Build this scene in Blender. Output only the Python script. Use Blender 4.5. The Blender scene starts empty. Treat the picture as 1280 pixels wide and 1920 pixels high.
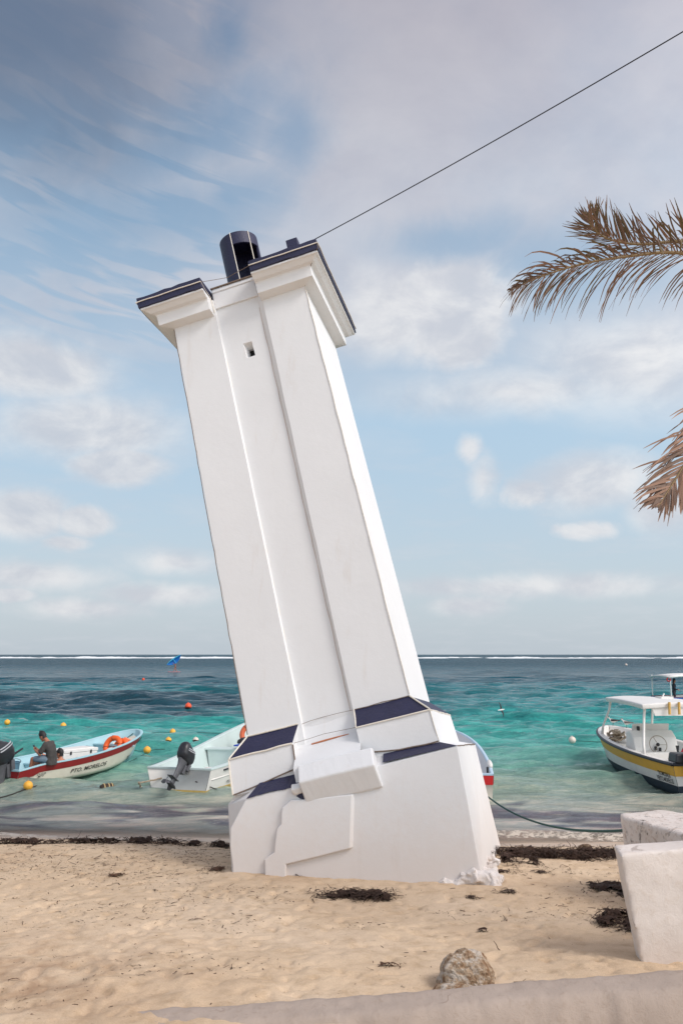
import bpy, math, random
import numpy as np
from mathutils import Vector, Matrix, Euler
R_ = math.radians
random.seed(7)
RNG = np.random.default_rng(11)
S = bpy.context.scene
COL = S.collection

# ------------------------------------------------------------------ camera
CAM_H = 3.3
F = 1650.0                       # focal length in photo pixels (photo 1280 x 1920)
PITCH = math.atan(267 / F)
cd = bpy.data.cameras.new('camera'); cam = bpy.data.objects.new('camera', cd); COL.objects.link(cam)
cd.sensor_fit = 'VERTICAL'; cd.sensor_height = 36; cd.sensor_width = 24
cd.lens = 36 * F / 1920; cd.clip_start = 0.1; cd.clip_end = 60000
cam.location = (0, 0, CAM_H); cam.rotation_euler = (math.pi / 2 + PITCH, 0, 0)
S.camera = cam

# ------------------------------------------------------------------ light, exposure
SUN_DIR = Vector((0.56, -0.42, 0.71)).normalized()
SUN_EL = math.asin(SUN_DIR.z); SUN_AZ = math.atan2(SUN_DIR.x, SUN_DIR.y)
sd = bpy.data.lights.new('sun', 'SUN'); sd.energy = 1.35; sd.angle = R_(18); sd.color = (1, .955, .90)
so = bpy.data.objects.new('sun', sd); COL.objects.link(so)
so.rotation_euler = SUN_DIR.to_track_quat('Z', 'Y').to_euler()
S.view_settings.view_transform = 'Standard'; S.view_settings.look = 'None'
S.view_settings.exposure = 0.60; S.view_settings.gamma = 1; S.view_settings.use_curve_mapping = False

def direc(px, py):
    return Vector(((px - 640) / F, math.cos(PITCH) + (py - 960) / F * math.sin(PITCH),
                   math.sin(PITCH) - (py - 960) / F * math.cos(PITCH)))
def at_y(px, py, Y):
    d = direc(px, py); t = Y / d.y; return Vector((d.x * t, Y, CAM_H + d.z * t))
def at_z(px, py, z):
    d = direc(px, py); t = (z - CAM_H) / d.z; return Vector((d.x * t, d.y * t, z))

# ------------------------------------------------------------------ node helpers
class NT:
    def __init__(s, tree): s.t = tree; s.n = tree.nodes; s.l = tree.links
    def new(s, typ, **kw):
        n = s.n.new(typ)
        for k, v in kw.items(): setattr(n, k, v)
        return n
    def put(s, sock, v):
        if isinstance(v, bpy.types.NodeSocket): s.l.new(v, sock)
        elif v is not None: sock.default_value = v
    def math(s, op, a, b=None, c=None, clamp=False):
        n = s.new('ShaderNodeMath', operation=op); n.use_clamp = clamp
        s.put(n.inputs[0], a); s.put(n.inputs[1], b)
        if c is not None: s.put(n.inputs[2], c)
        return n.outputs[0]
    def vmath(s, op, a, b=None):
        n = s.new('ShaderNodeVectorMath', operation=op); s.put(n.inputs[0], a)
        if b is not None: s.put(n.inputs[1], b)
        return n.outputs[0]
    def mix(s, f, a, b, blend='MIX'):
        n = s.new('ShaderNodeMix', data_type='RGBA', blend_type=blend)
        s.put(n.inputs[0], f); s.put(n.inputs[6], a); s.put(n.inputs[7], b); return n.outputs[2]
    def noise(s, vec, scale, detail=4, rough=.55, dist=0):
        n = s.new('ShaderNodeTexNoise'); s.put(n.inputs['Vector'], vec)
        n.inputs['Scale'].default_value = scale; n.inputs['Detail'].default_value = detail
        n.inputs['Roughness'].default_value = rough; n.inputs['Distortion'].default_value = dist
        return n.outputs['Fac']
    def ramp(s, f, stops, interp='LINEAR'):
        n = s.new('ShaderNodeValToRGB'); s.put(n.inputs[0], f); cr = n.color_ramp; cr.interpolation = interp
        while len(cr.elements) < len(stops): cr.elements.new(.5)
        for e, (p, c) in zip(cr.elements, stops):
            e.position = p; e.color = tuple(c) + (1,) if len(c) == 3 else c
        return n.outputs[0]
    def step(s, v, a, b):
        n = s.new('ShaderNodeMapRange', interpolation_type='SMOOTHSTEP'); s.put(n.inputs[0], v)
        n.inputs[1].default_value = a; n.inputs[2].default_value = b; return n.outputs[0]
    def scale(s, vec, xyz, rot=(0, 0, 0)):
        n = s.new('ShaderNodeMapping'); s.put(n.inputs[0], vec); n.inputs['Scale'].default_value = xyz
        n.inputs['Rotation'].default_value = rot; return n.outputs[0]

def c4(c): return tuple(c) + (1,)
def srgb(r, g, b):
    f = lambda v: ((v / 255 + .055) / 1.055) ** 2.4 if v > 10 else v / 255 / 12.92
    return (f(r), f(g), f(b))

# ------------------------------------------------------------------ sky (world)
def build_world():
    w = bpy.data.worlds.new('World'); S.world = w; w.use_nodes = True
    T = NT(w.node_tree); T.n.clear()
    out = T.new('ShaderNodeOutputWorld'); bg = T.new('ShaderNodeBackground')
    sky = T.new('ShaderNodeTexSky', sky_type='NISHITA'); sky.sun_disc = False
    sky.sun_elevation = SUN_EL; sky.sun_rotation = SUN_AZ; sky.air_density = 1.2; sky.dust_density = 2.0; sky.ozone_density = 2.0
    geo = T.new('ShaderNodeTexCoord'); D = geo.outputs['Generated']
    sep = T.new('ShaderNodeSeparateXYZ'); T.put(sep.inputs[0], D)
    X, Y, Z = sep.outputs
    az = T.math('ARCTAN2', X, Y)
    el = T.math('ARCSINE', Z, clamp=False)
    comb = T.new('ShaderNodeCombineXYZ'); T.put(comb.inputs[0], az); T.put(comb.inputs[1], el)
    AE = comb.outputs[0]
    # cloud-deck coordinates: direction projected on a high plane, so clouds crowd towards the horizon
    zz = T.math('ADD', T.math('MAXIMUM', Z, 0.0), .16)
    cp = T.new('ShaderNodeCombineXYZ'); T.put(cp.inputs[0], T.math('DIVIDE', X, zz)); T.put(cp.inputs[1], T.math('DIVIDE', Y, zz))
    P = cp.outputs[0]
    # base blue, tuned from the Nishita sky
    base = T.mix(.80, sky.outputs[0], T.ramp(T.math('MULTIPLY', el, 1 / 1.2), [
        (0.0, (5.0, 5.6, 6.1)), (.06, (4.9, 5.7, 6.3)), (.22, (4.1, 5.6, 6.8)), (.42, (2.1, 3.35, 4.7)), (.62, (.95, 1.75, 3.0)), (1.0, (.8, 1.3, 2.4))]))
    # thin high veil with streaks (left) and broken alto-cumulus (centre/right)
    n_big = T.noise(P, 1.15, 7, .58, .3)
    n_mid = T.noise(P, 3.2, 6, .6, .2)
    # wind ripples on the left: rotated, stretched
    wob = T.noise(AE, 2.4, 3, .5)
    rip_v = T.scale(T.scale(AE, (1, 1, 1), (0, 0, R_(12))), (8, 52, 1))
    rip_c = T.new('ShaderNodeVectorMath', operation='ADD'); T.put(rip_c.inputs[0], rip_v)
    wc = T.new('ShaderNodeCombineXYZ'); T.put(wc.inputs[1], T.math('MULTIPLY', wob, 2.0)); T.put(wc.inputs[0], T.math('MULTIPLY', wob, 1.0))
    T.put(rip_c.inputs[1], wc.outputs[0])
    rip = T.noise(rip_c.outputs[0], 1.0, 3, .5, .6)
    NZ = {}
    def blob(px, py, rx, ry, dist, soft=.35, fscale=6, rot=0.):
        """soft cloud patch around one direction, its rim torn by noise"""
        d = direc(px, py).normalized(); a0 = math.atan2(d.x, d.y); e0 = math.asin(d.z)
        n = T.new('ShaderNodeMapping'); n.vector_type = 'POINT'
        T.put(n.inputs[0], AE)
        n.inputs['Location'].default_value = (-a0, -e0, 0)
        s2 = T.scale(n.outputs[0], (1, 1, 1), (0, 0, R_(rot)))
        s3 = T.scale(s2, (F / rx, F / ry, 1))
        ln = T.new('ShaderNodeVectorMath', operation='LENGTH'); T.put(ln.inputs[0], s3)
        fscale = min((6, 10, 20), key=lambda q: abs(math.log(q / fscale)))
        if fscale not in NZ: NZ[fscale] = T.noise(AE, fscale, 5, .6, .5)
        nz = NZ[fscale]
        dd = T.math('SUBTRACT', ln.outputs['Value'], T.math('MULTIPLY', T.math('SUBTRACT', nz, .5), dist))
        return T.step(dd, 1.0 + soft, 1.0 - soft)
    def union(a, b): return T.math('MAXIMUM', a, b)
    # veil density (grey-mauve alto cloud)
    blue_holes = None
    for b in [(40, 230, 210, 90, 1.4, .8, 9), (190, 420, 300, 75, 1.6, .9, 10, -14), (330, 280, 200, 60, 1.8, .9, 12, -25), (850, 455, 130, 42, 1.6, .8, 12),
              (1030, 520, 190, 80, 1.2, .7, 8), (560, 250, 70, 60, 1.8, .9, 14), (30, 60, 180, 80, 1.4, .8, 8), (430, 70, 40, 40, 1.8, .9, 16),
              (420, 400, 130, 60, 1.6, .9, 12, -25)]:
        m = blob(*b); blue_holes = m if blue_holes is None else union(blue_holes, m)
    veil = T.math('ADD', T.math('MULTIPLY', T.step(n_big, .25, .62), .45), .45)
    left = T.step(az, R_(-1), R_(-13))
    ripm = T.math('MULTIPLY', T.step(rip, .58, .42), T.math('MULTIPLY', T.math('MULTIPLY', left, T.step(el, R_(14), R_(22))), T.math('ADD', .35, T.math('MULTIPLY', T.step(el, R_(36), R_(30)), .65))))
    veil = T.math('MULTIPLY', veil, T.math('SUBTRACT', 1.0, T.math('MULTIPLY', ripm, .72)))
    veil = T.math('MULTIPLY', veil, T.math('SUBTRACT', 1.0, T.math('MULTIPLY', blue_holes, .70)))
    veil = T.math('MULTIPLY', veil, T.step(el, R_(13), R_(24)))
    low = T.math('MULTIPLY', T.step(n_mid, .42, .68), T.math('MULTIPLY', T.step(el, R_(26), R_(8)), .22))
    veil = union(veil, low)
    vcol = T.ramp(T.math('MULTIPLY', el, 1 / 1.2), [(0, (5.2, 5.5, 5.8)), (.25, (5.3, 5.5, 5.9)), (.42, (4.9, 4.95, 5.3)), (.62, (3.4, 3.2, 3.5)), (1, (2.8, 2.65, 2.9))])
    shade = T.ramp(n_mid, [(.3, (.86, .86, .90)), (.7, (1.08, 1.07, 1.06))])
    vcol = T.mix(1.0, vcol, shade, 'MULTIPLY')
    col = T.mix(veil, base, vcol)
    # upper-left corner thicker, slate coloured cloud
    sl = blob(-20, -40, 360, 230, .9, .7, 3)
    col = T.mix(T.math('MULTIPLY', sl, .70), col, (.95, 1.25, 1.85, 1))
    # bright cumulus patches
    cum = None
    for b in [(850, 585, 150, 88, 1.5, .30, 9), (850, 540, 90, 45, 1.6, .3, 14), (740, 590, 120, 80, 1.4, .5, 9), (60, 690, 150, 60, 1.1, .5, 9), (170, 800, 170, 60, 1.2, .6, 9), (225, 872, 95, 34, 1.1, .35, 14),
              (40, 960, 80, 44, 1.2, .4, 14), (160, 978, 52, 30, 1.0, .3, 18), (125, 1018, 40, 14, 1.2, .5, 20), (60, 1080, 110, 22, 1.4, .8, 20), (150, 1140, 90, 16, 1.5, .8, 24), (20, 1116, 40, 13, 1.2, .4, 24),
              (300, 1115, 100, 18, 1.5, .8, 24), (330, 1055, 70, 18, 1.5, .9, 24), (880, 842, 17, 22, 2.2, .8, 24), (903, 900, 22, 34, 2.2, .9, 24), (985, 925, 40, 28, 1.6, .4, 20), (1110, 905, 110, 48, 1.1, .5, 12),
              (1098, 994, 48, 16, 1.8, .4, 20), (875, 1135, 60, 18, 1.6, .8, 24), (1200, 680, 170, 75, 1.3, .9, 7), (960, 735, 200, 40, 1.8, .9, 6), (1240, 950, 60, 40, 1.2, .6, 14), (1000, 1100, 260, 18, 1.8, .9, 20)]:
        m = blob(*b); cum = m if cum is None else union(cum, m)
    cs = T.noise(T.scale(AE, (1, 1.6, 1)), 11, 6, .6, .3)
    ccol = T.mix(T.step(cs, .32, .66), (5.0, 5.15, 5.55, 1), (6.8, 6.8, 6.8, 1))
    col = T.mix(T.math('MULTIPLY', cum, T.math('ADD', .66, T.math('MULTIPLY', cs, .38))), col, ccol)
    # the veiled sun makes the thin cloud round it glow (to the right, behind the camera)
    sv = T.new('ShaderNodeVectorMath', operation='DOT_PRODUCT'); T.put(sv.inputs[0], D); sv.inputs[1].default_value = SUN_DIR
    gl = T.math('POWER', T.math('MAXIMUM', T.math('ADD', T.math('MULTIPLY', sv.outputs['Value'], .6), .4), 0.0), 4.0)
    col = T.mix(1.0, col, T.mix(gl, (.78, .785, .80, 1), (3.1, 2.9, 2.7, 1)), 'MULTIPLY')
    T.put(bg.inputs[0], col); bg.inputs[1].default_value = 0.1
    T.l.new(bg.outputs[0], out.inputs[0])
build_world()

# ------------------------------------------------------------------ materials
MATS = {}
def mat(name, col, rough=.6, var=.12, vscale=6, bump=0., bscale=40, metal=0., spec=.5, stain=None, coord='Object', rough_var=.1):
    """plain painted/moulded surface with gentle tone variation, optional bump and optional stains (colour, scale, threshold, amount)"""
    if name in MATS: return MATS[name]
    m = bpy.data.materials.new(name); m.use_nodes = True; T = NT(m.node_tree); b = T.n['Principled BSDF']
    tc = T.new('ShaderNodeTexCoord').outputs[coord]
    n = T.noise(tc, vscale, 5, .6)
    k = T.ramp(n, [(.25, tuple([1 - var] * 3)), (.75, tuple([1 + var * .6] * 3))])
    c = T.mix(1.0, c4(col), k, 'MULTIPLY')
    if stain:
        sc, ss, th, am = stain
        sn = T.noise(tc, ss, 6, .65, .4)
        c = T.mix(T.math('MULTIPLY', T.step(sn, th, th + .12), am), c, c4(sc))
    T.put(b.inputs['Base Color'], c)
    T.put(b.inputs['Roughness'], T.math('ADD', rough - rough_var / 2, T.math('MULTIPLY', n, rough_var)))
    b.inputs['Metallic'].default_value = metal; b.inputs['Specular IOR Level'].default_value = spec
    if bump:
        bp = T.new('ShaderNodeBump'); bp.inputs['Strength'].default_value = bump; bp.inputs['Distance'].default_value = .02
        T.put(bp.inputs['Height'], T.noise(tc, bscale, 5, .6)); T.put(b.inputs['Normal'], bp.outputs[0])
    MATS[name] = m; return m

# ------------------------------------------------------------------ mesh helpers
def tag(o, label=None, cat=None, group=None, kind=None):
    if label: o['label'] = label
    if cat: o['category'] = cat
    if group: o['group'] = group
    if kind: o['kind'] = kind
    return o
def empty(name, loc=(0, 0, 0), rot=(0, 0, 0)):
    o = bpy.data.objects.new(name, None); COL.objects.link(o); o.location = loc; o.rotation_euler = rot
    o.empty_display_size = .2; return o

class MB:
    def __init__(s): s.v = []; s.f = []
    def add(s, vs, fs):
        k = len(s.v); s.v += [tuple(v) for v in vs]; s.f += [tuple(i + k for i in f) for f in fs]; return s
    def box(s, c, size, rot=None, taper=1.0):
        x, y, z = [a / 2 for a in size]
        vs = [Vector((sx * x * (taper if sz > 0 else 1), sy * y * (taper if sz > 0 else 1), sz * z)) for sz in (-1, 1) for sy in (-1, 1) for sx in (-1, 1)]
        if rot is not None: vs = [rot @ v for v in vs]
        c = Vector(c)
        return s.add([v + c for v in vs], [(0, 2, 3, 1), (4, 5, 7, 6), (0, 1, 5, 4), (2, 6, 7, 3), (0, 4, 6, 2), (1, 3, 7, 5)])
    def tube(s, pts, r, n=8, cap=True):
        pts = [Vector(p) for p in pts]; rs = r if isinstance(r, (list, tuple)) else [r] * len(pts)
        k = len(s.v); up = None
        for i, p in enumerate(pts):
            d = (pts[min(i + 1, len(pts) - 1)] - pts[max(i - 1, 0)]).normalized()
            if up is None: up = d.orthogonal().normalized()
            a = (up - d * up.dot(d)); a = a.normalized() if a.length > 1e-6 else d.orthogonal().normalized(); up = a; b = d.cross(a)
            for j in range(n):
                t = 2 * math.pi * j / n; s.v.append(tuple(p + (a * math.cos(t) + b * math.sin(t)) * rs[i]))
        for i in range(len(pts) - 1):
            for j in range(n):
                s.f.append((k + i * n + j, k + i * n + (j + 1) % n, k + (i + 1) * n + (j + 1) % n, k + (i + 1) * n + j))
        if cap:
            s.f.append(tuple(k + j for j in reversed(range(n)))); s.f.append(tuple(k + (len(pts) - 1) * n + j for j in range(n)))
        return s
    def lathe(s, prof, n=24, c=(0, 0, 0), axis='Z'):
        k = len(s.v); c = Vector(c)
        for r, z in prof:
            for j in range(n):
                t = 2 * math.pi * j / n; p = Vector((r * math.cos(t), r * math.sin(t), z))
                if axis == 'Y': p = Vector((p.x, p.z, p.y))
                if axis == 'X': p = Vector((p.z, p.x, p.y))
                s.v.append(tuple(p + c))
        for i in range(len(prof) - 1):
            for j in range(n):
                s.f.append((k + i * n + j, k + i * n + (j + 1) % n, k + (i + 1) * n + (j + 1) % n, k + (i + 1) * n + j))
        return s
    def prism(s, poly, d, off=(0, 0, 0)):
        """polygon (list of 3D points) extruded by vector d"""
        n = len(poly); d = Vector(d); o = Vector(off); P = [Vector(p) + o for p in poly]
        return s.add(P + [p + d for p in P], [tuple(range(n))[::-1], tuple(range(n, 2 * n))] + [(i, (i + 1) % n, n + (i + 1) % n, n + i) for i in range(n)])
    def grid(s, fn, nu, nv, closed_u=False):
        k = len(s.v)
        for i in range(nu):
            for j in range(nv): s.v.append(tuple(fn(i / (nu - (0 if closed_u else 1)), j / (nv - 1))))
        for i in range(nu - (0 if closed_u else 1)):
            for j in range(nv - 1):
                a = i * nv + j; b = ((i + 1) % nu) * nv + j; s.f.append((k + a, k + b, k + b + 1, k + a + 1))
        return s
    def sphere(s, c, r, n=16, m=10, sc=(1, 1, 1)):
        c = Vector(c)
        return s.grid(lambda u, v: c + Vector((math.cos(2 * math.pi * u) * math.sin(math.pi * v) * sc[0], math.sin(2 * math.pi * u) * math.sin(math.pi * v) * sc[1], math.cos(math.pi * v) * sc[2])) * r, n, m, True)
    def torus(s, c, R, r, ax=Matrix.Identity(3), n=28, m=12, u0=0., u1=1., sq=1.):
        c = Vector(c); full = (u1 - u0) >= .999
        def fn(u, v):
            a = 2 * math.pi * (u0 + (u1 - u0) * u); b = 2 * math.pi * v
            return c + ax @ Vector(((R + r * math.cos(b)) * math.cos(a), (R + r * math.cos(b)) * math.sin(a), r * sq * math.sin(b)))
        return s.grid(fn, n, m, full)
    def build(s, name, m, parent=None, smooth=False, bevel=0., loc=None, rot=None, fix=True, segs=2):
        me = bpy.data.meshes.new(name); me.from_pydata(s.v, [], s.f); me.validate(); me.update()
        if fix:
            import bmesh
            bm = bmesh.new(); bm.from_mesh(me); bmesh.ops.remove_doubles(bm, verts=bm.verts, dist=1e-5)
            bmesh.ops.recalc_face_normals(bm, faces=bm.faces); bm.to_mesh(me); bm.free()
        if smooth: me.shade_smooth()
        o = bpy.data.objects.new(name, me); COL.objects.link(o); me.materials.append(m)
        if parent: o.parent = parent
        if loc is not None: o.location = loc
        if rot is not None: o.rotation_euler = rot
        if bevel:
            b = o.modifiers.new('bevel', 'BEVEL'); b.width = bevel; b.segments = segs; b.limit_method = 'ANGLE'; b.angle_limit = R_(35)
        return o

# numpy value noise on arrays
def vnoise(x, y, seed=0):
    xi = np.floor(x).astype(np.int64); yi = np.floor(y).astype(np.int64); fx = x - xi; fy = y - yi
    fx = fx * fx * (3 - 2 * fx); fy = fy * fy * (3 - 2 * fy)
    def h(a, b):
        n = (a * 374761393 + b * 668265263 + seed * 974634777) & 0xffffffff
        n = ((n ^ (n >> 13)) * 1274126177) & 0xffffffff; n = n ^ (n >> 16); return (n & 0xffff) / 65535.
    return (h(xi, yi) * (1 - fx) + h(xi + 1, yi) * fx) * (1 - fy) + (h(xi, yi + 1) * (1 - fx) + h(xi + 1, yi + 1) * fx) * fy
def fbm(x, y, oct=4, seed=0, gain=.5):
    a = 1.; t = 0.; s = 0.
    for i in range(oct): t = t + a * vnoise(x * 2 ** i + 17 * i, y * 2 ** i - 9 * i, seed + i); s += a; a *= gain
    return t / s
def n1(x, y, seed=0, oct=3): return float(fbm(np.array([x]), np.array([y]), oct, seed)[0])
def sstep(a, b, x):
    t = np.clip((x - a) / (b - a), 0, 1); return t * t * (3 - 2 * t)

def grid_mesh(name, xs, ys, Zf, attrs=None, smooth=True):
    X, Y = np.meshgrid(xs, ys); Z = Zf(X, Y)
    n, m = X.shape; me = bpy.data.meshes.new(name)
    me.vertices.add(n * m); me.vertices.foreach_set('co', np.stack([X, Y, Z], -1).astype(np.float32).ravel())
    i = np.arange(n - 1)[:, None] * m + np.arange(m - 1)[None, :]
    q = np.stack([i, i + 1, i + m + 1, i + m], -1).reshape(-1, 4)
    me.loops.add(q.size); me.loops.foreach_set('vertex_index', q.astype(np.int32).ravel())
    me.polygons.add(len(q)); me.polygons.foreach_set('loop_start', np.arange(0, q.size, 4, dtype=np.int32)); me.polygons.foreach_set('loop_total', np.full(len(q), 4, np.int32))
    me.update(); me.validate()
    if attrs:
        for k, fn in attrs.items():
            v = fn(X, Y)
            if v.ndim == 3:
                a = me.attributes.new(k, 'FLOAT_COLOR', 'POINT'); a.data.foreach_set('color', np.concatenate([v, np.ones(v.shape[:2] + (1,))], -1).astype(np.float32).ravel())
            else:
                a = me.attributes.new(k, 'FLOAT', 'POINT'); a.data.foreach_set('value', v.astype(np.float32).ravel())
    if smooth: me.shade_smooth()
    o = bpy.data.objects.new(name, me); COL.objects.link(o); return o

# ================================================================== SAND
def sand_z(x, y):
    x = np.asarray(x, float); y = np.asarray(y, float)
    shore = y + .35 * np.sin(x * .35 + .6) + .25 * (fbm(x * .25, y * 0 + 3, 2, 5) - .5) - 0.12 * np.clip(x, 0, 6) * 0
    z = np.interp(shore, [-30, 5, 8, 11, 13.5, 15.0, 16.6, 18, 22, 30, 60, 400], [.80, .74, .69, .545, .42, .26, 0.0, -.14, -.6, -1.3, -3, -9])
    dry = sstep(16.5, 14.5, y)
    z = z + dry * ((fbm(x * .9, y * .9, 3, 21) - .5) * .07 + (fbm(x * 3.6, y * 3.6, 3, 31) - .5) * .030 + np.maximum(0, fbm(x * 9, y * 9, 2, 41) - .62) * -.10)
    lowl = np.exp(-((x + 2.6) / 2.0) ** 2 - ((y - 7.6) / 1.2) ** 2)
    z = z + lowl * (fbm(x * 5, y * 5, 3, 55) - .5) * .09
    return z
def sz(x, y): return float(sand_z(np.array([x]), np.array([y]))[0])

def sand_material():
    m = bpy.data.materials.new('beach_sand'); m.use_nodes = True; T = NT(m.node_tree); b = T.n['Principled BSDF']
    P = T.new('ShaderNodeNewGeometry').outputs['Position']
    a = T.noise(P, .7, 4, .5); g = T.noise(P, 90, 3, .7); md = T.noise(P, 5, 6, .65, .3)
    c = T.ramp(a, [(.25, srgb(192, 166, 137)), (.5, srgb(205, 181, 152)), (.8, srgb(213, 191, 165))])
    c = T.mix(.6, c, T.ramp(md, [(.30, (.66, .60, .52)), (.5, (.97, .97, .97)), (.8, (1.12, 1.12, 1.12))]), 'MULTIPLY')
    c = T.mix(.5, c, T.ramp(g, [(.3, (.72, .70, .68)), (.7, (1.18, 1.18, 1.18))]), 'MULTIPLY')
    # tiny dark flecks of dried weed lying along the beach
    fl = T.noise(T.scale(P, (1, 1.3, 1)), 16, 5, .7, .8)
    big = T.noise(P, .9, 3, .6)
    sep = T.new('ShaderNodeSeparateXYZ'); T.put(sep.inputs[0], P)
    leftm = T.math('MULTIPLY', T.step(sep.outputs[0], -.5, -3.5), .035)
    th = T.math('SUBTRACT', T.math('SUBTRACT', .715, T.math('MULTIPLY', big, .09)), leftm)
    fm = T.math('MULTIPLY', T.step(T.math('SUBTRACT', fl, th), 0, .03), .8)
    c = T.mix(fm, c, c4(srgb(92, 68, 52)))
    # darker scuffed sand patch in the near left corner and wet sand near the water
    at = T.new('ShaderNodeAttribute', attribute_name='wet')
    c = T.mix(T.math('MULTIPLY', at.outputs['Fac'], .8), c, c4(srgb(192, 166, 142)))
    at2 = T.new('ShaderNodeAttribute', attribute_name='dark_patch')
    c = T.mix(T.math('MULTIPLY', at2.outputs['Fac'], T.step(T.noise(P, 2.6, 5, .65, .4), .28, .80)), c, c4(srgb(150, 120, 94)))
    T.put(b.inputs['Base Color'], c)
    T.put(b.inputs['Roughness'], T.math('SUBTRACT', .95, T.math('MULTIPLY', at.outputs['Fac'], .6)))
    b.inputs['Specular IOR Level'].default_value = .3
    bp = T.new('ShaderNodeBump'); bp.inputs['Strength'].default_value = .7; bp.inputs['Distance'].default_value = .03
    T.put(bp.inputs['Height'], T.math('ADD', T.math('MULTIPLY', md, 1.0), T.math('MULTIPLY', g, .18))); T.put(b.inputs['Normal'], bp.outputs[0])
    return m
def wet(x, y): return np.clip(sstep(14.9, 15.9, y + .35 * np.sin(x * .35 + .6) + (fbm(x * .8, y * .8, 3, 8) - .5) * .6), 0, 1)
def dark_patch(x, y): return np.exp(-((x + 3.0) / 1.5) ** 2 - ((y - 7.7) / 1.3) ** 2) * 1.1
xs = np.concatenate([-np.geomspace(400, 10, 30), np.arange(-9.9, -5, .05), np.arange(-5, 5, .028), np.arange(5, 9.9, .05), np.geomspace(10, 400, 30)])
ys = np.concatenate([np.array([-60, -30, -10, 0, 3, 5]), np.arange(6, 11, .028), np.arange(11, 17.5, .045), np.geomspace(17.6, 400, 40)])
sand = grid_mesh('sand_beach', xs, ys, sand_z, {'wet': wet, 'dark_patch': lambda x, y: np.clip(dark_patch(x, y), 0, 1)})
def footprints():
    n = len(sand.data.vertices); co = np.empty(n * 3, np.float32); sand.data.vertices.foreach_get('co', co); co = co.reshape(-1, 3); r = random.Random(12); spots = []
    for k in range(26):                           # tracks of a few steps each
        x, y = r.uniform(-4.5, 3.2), r.uniform(6.9, 13); a = r.uniform(0, 6.28)
        for i in range(r.randint(3, 9)): spots.append((x + math.cos(a) * .62 * i - math.sin(a) * .09 * (-1) ** i, y + math.sin(a) * .62 * i + math.cos(a) * .09 * (-1) ** i, a + r.uniform(-.2, .2)))
    for x, y, a in spots:
        if not 6.6 < y < 14.6: continue
        dx, dy = co[:, 0] - x, co[:, 1] - y; m_ = (abs(dx) < .3) & (abs(dy) < .3); u = dx[m_] * math.cos(a) + dy[m_] * math.sin(a); v = -dx[m_] * math.sin(a) + dy[m_] * math.cos(a)
        q = (u / .135) ** 2 + (v / .055) ** 2; k = r.uniform(.35, 1)
        co[m_, 2] += k * (-.024 * np.exp(-q ** 1.5) + .010 * np.exp(-(np.sqrt(q) - 1.45) ** 2 * 8))
    sand.data.vertices.foreach_set('co', co.ravel()); sand.data.update()
footprints()
sand.data.materials.append(sand_material()); tag(sand, kind='structure')

# ================================================================== SEA
WAVES = []
for i in range(90):
    lam = float(np.exp(RNG.uniform(math.log(.38), math.log(6.0))))
    th = RNG.normal(0, .34) + .10
    WAVES.append((lam, math.sin(th), math.cos(th), RNG.uniform(0, 6.28), .0130 * lam ** .64 * RNG.uniform(.5, 1.2)))
def sea_z(x, y):
    z = np.zeros_like(x); stepy = np.interp(y, [15, 60, 200, 1000, 9000], [.09, .25, 1.2, 8, 200])
    wx = x + 1.2 * (fbm(x * .15, y * .15, 2, 3) - .5) * 2; wy = y + 1.2 * (fbm(x * .15, y * .15, 2, 4) - .5) * 2
    grp = .55 + .9 * fbm(x * .12, y * .12, 2, 77)
    for lam, dx, dy, ph, a in WAVES:
        s = np.sin(2 * np.pi / lam * (wx * dx + wy * dy) + ph)
        s = 2 * ((s + 1) / 2) ** 1.7 - .85
        z += a * s * sstep(2.2, 5, lam / stepy)
    z *= grp * np.interp(y, [15.5, 17, 20, 26, 60], [.10, .16, .42, .85, 1.15])
    # small swash wave breaking at the edge
    yc = 16.75 + .25 * np.sin(x * .6) + .3 * (fbm(x * .4, y * 0, 2, 9) - .5)
    z += np.exp(-((y - yc) / .13) ** 2) * .09 * sstep(.35, .6, fbm(x * .35 + 3, y * 0 + 1, 2, 15) + .18 * sstep(1, 4, x))
    return z + .012
def lerp(a, b, t): return a + (b - a) * t[..., None]
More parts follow.
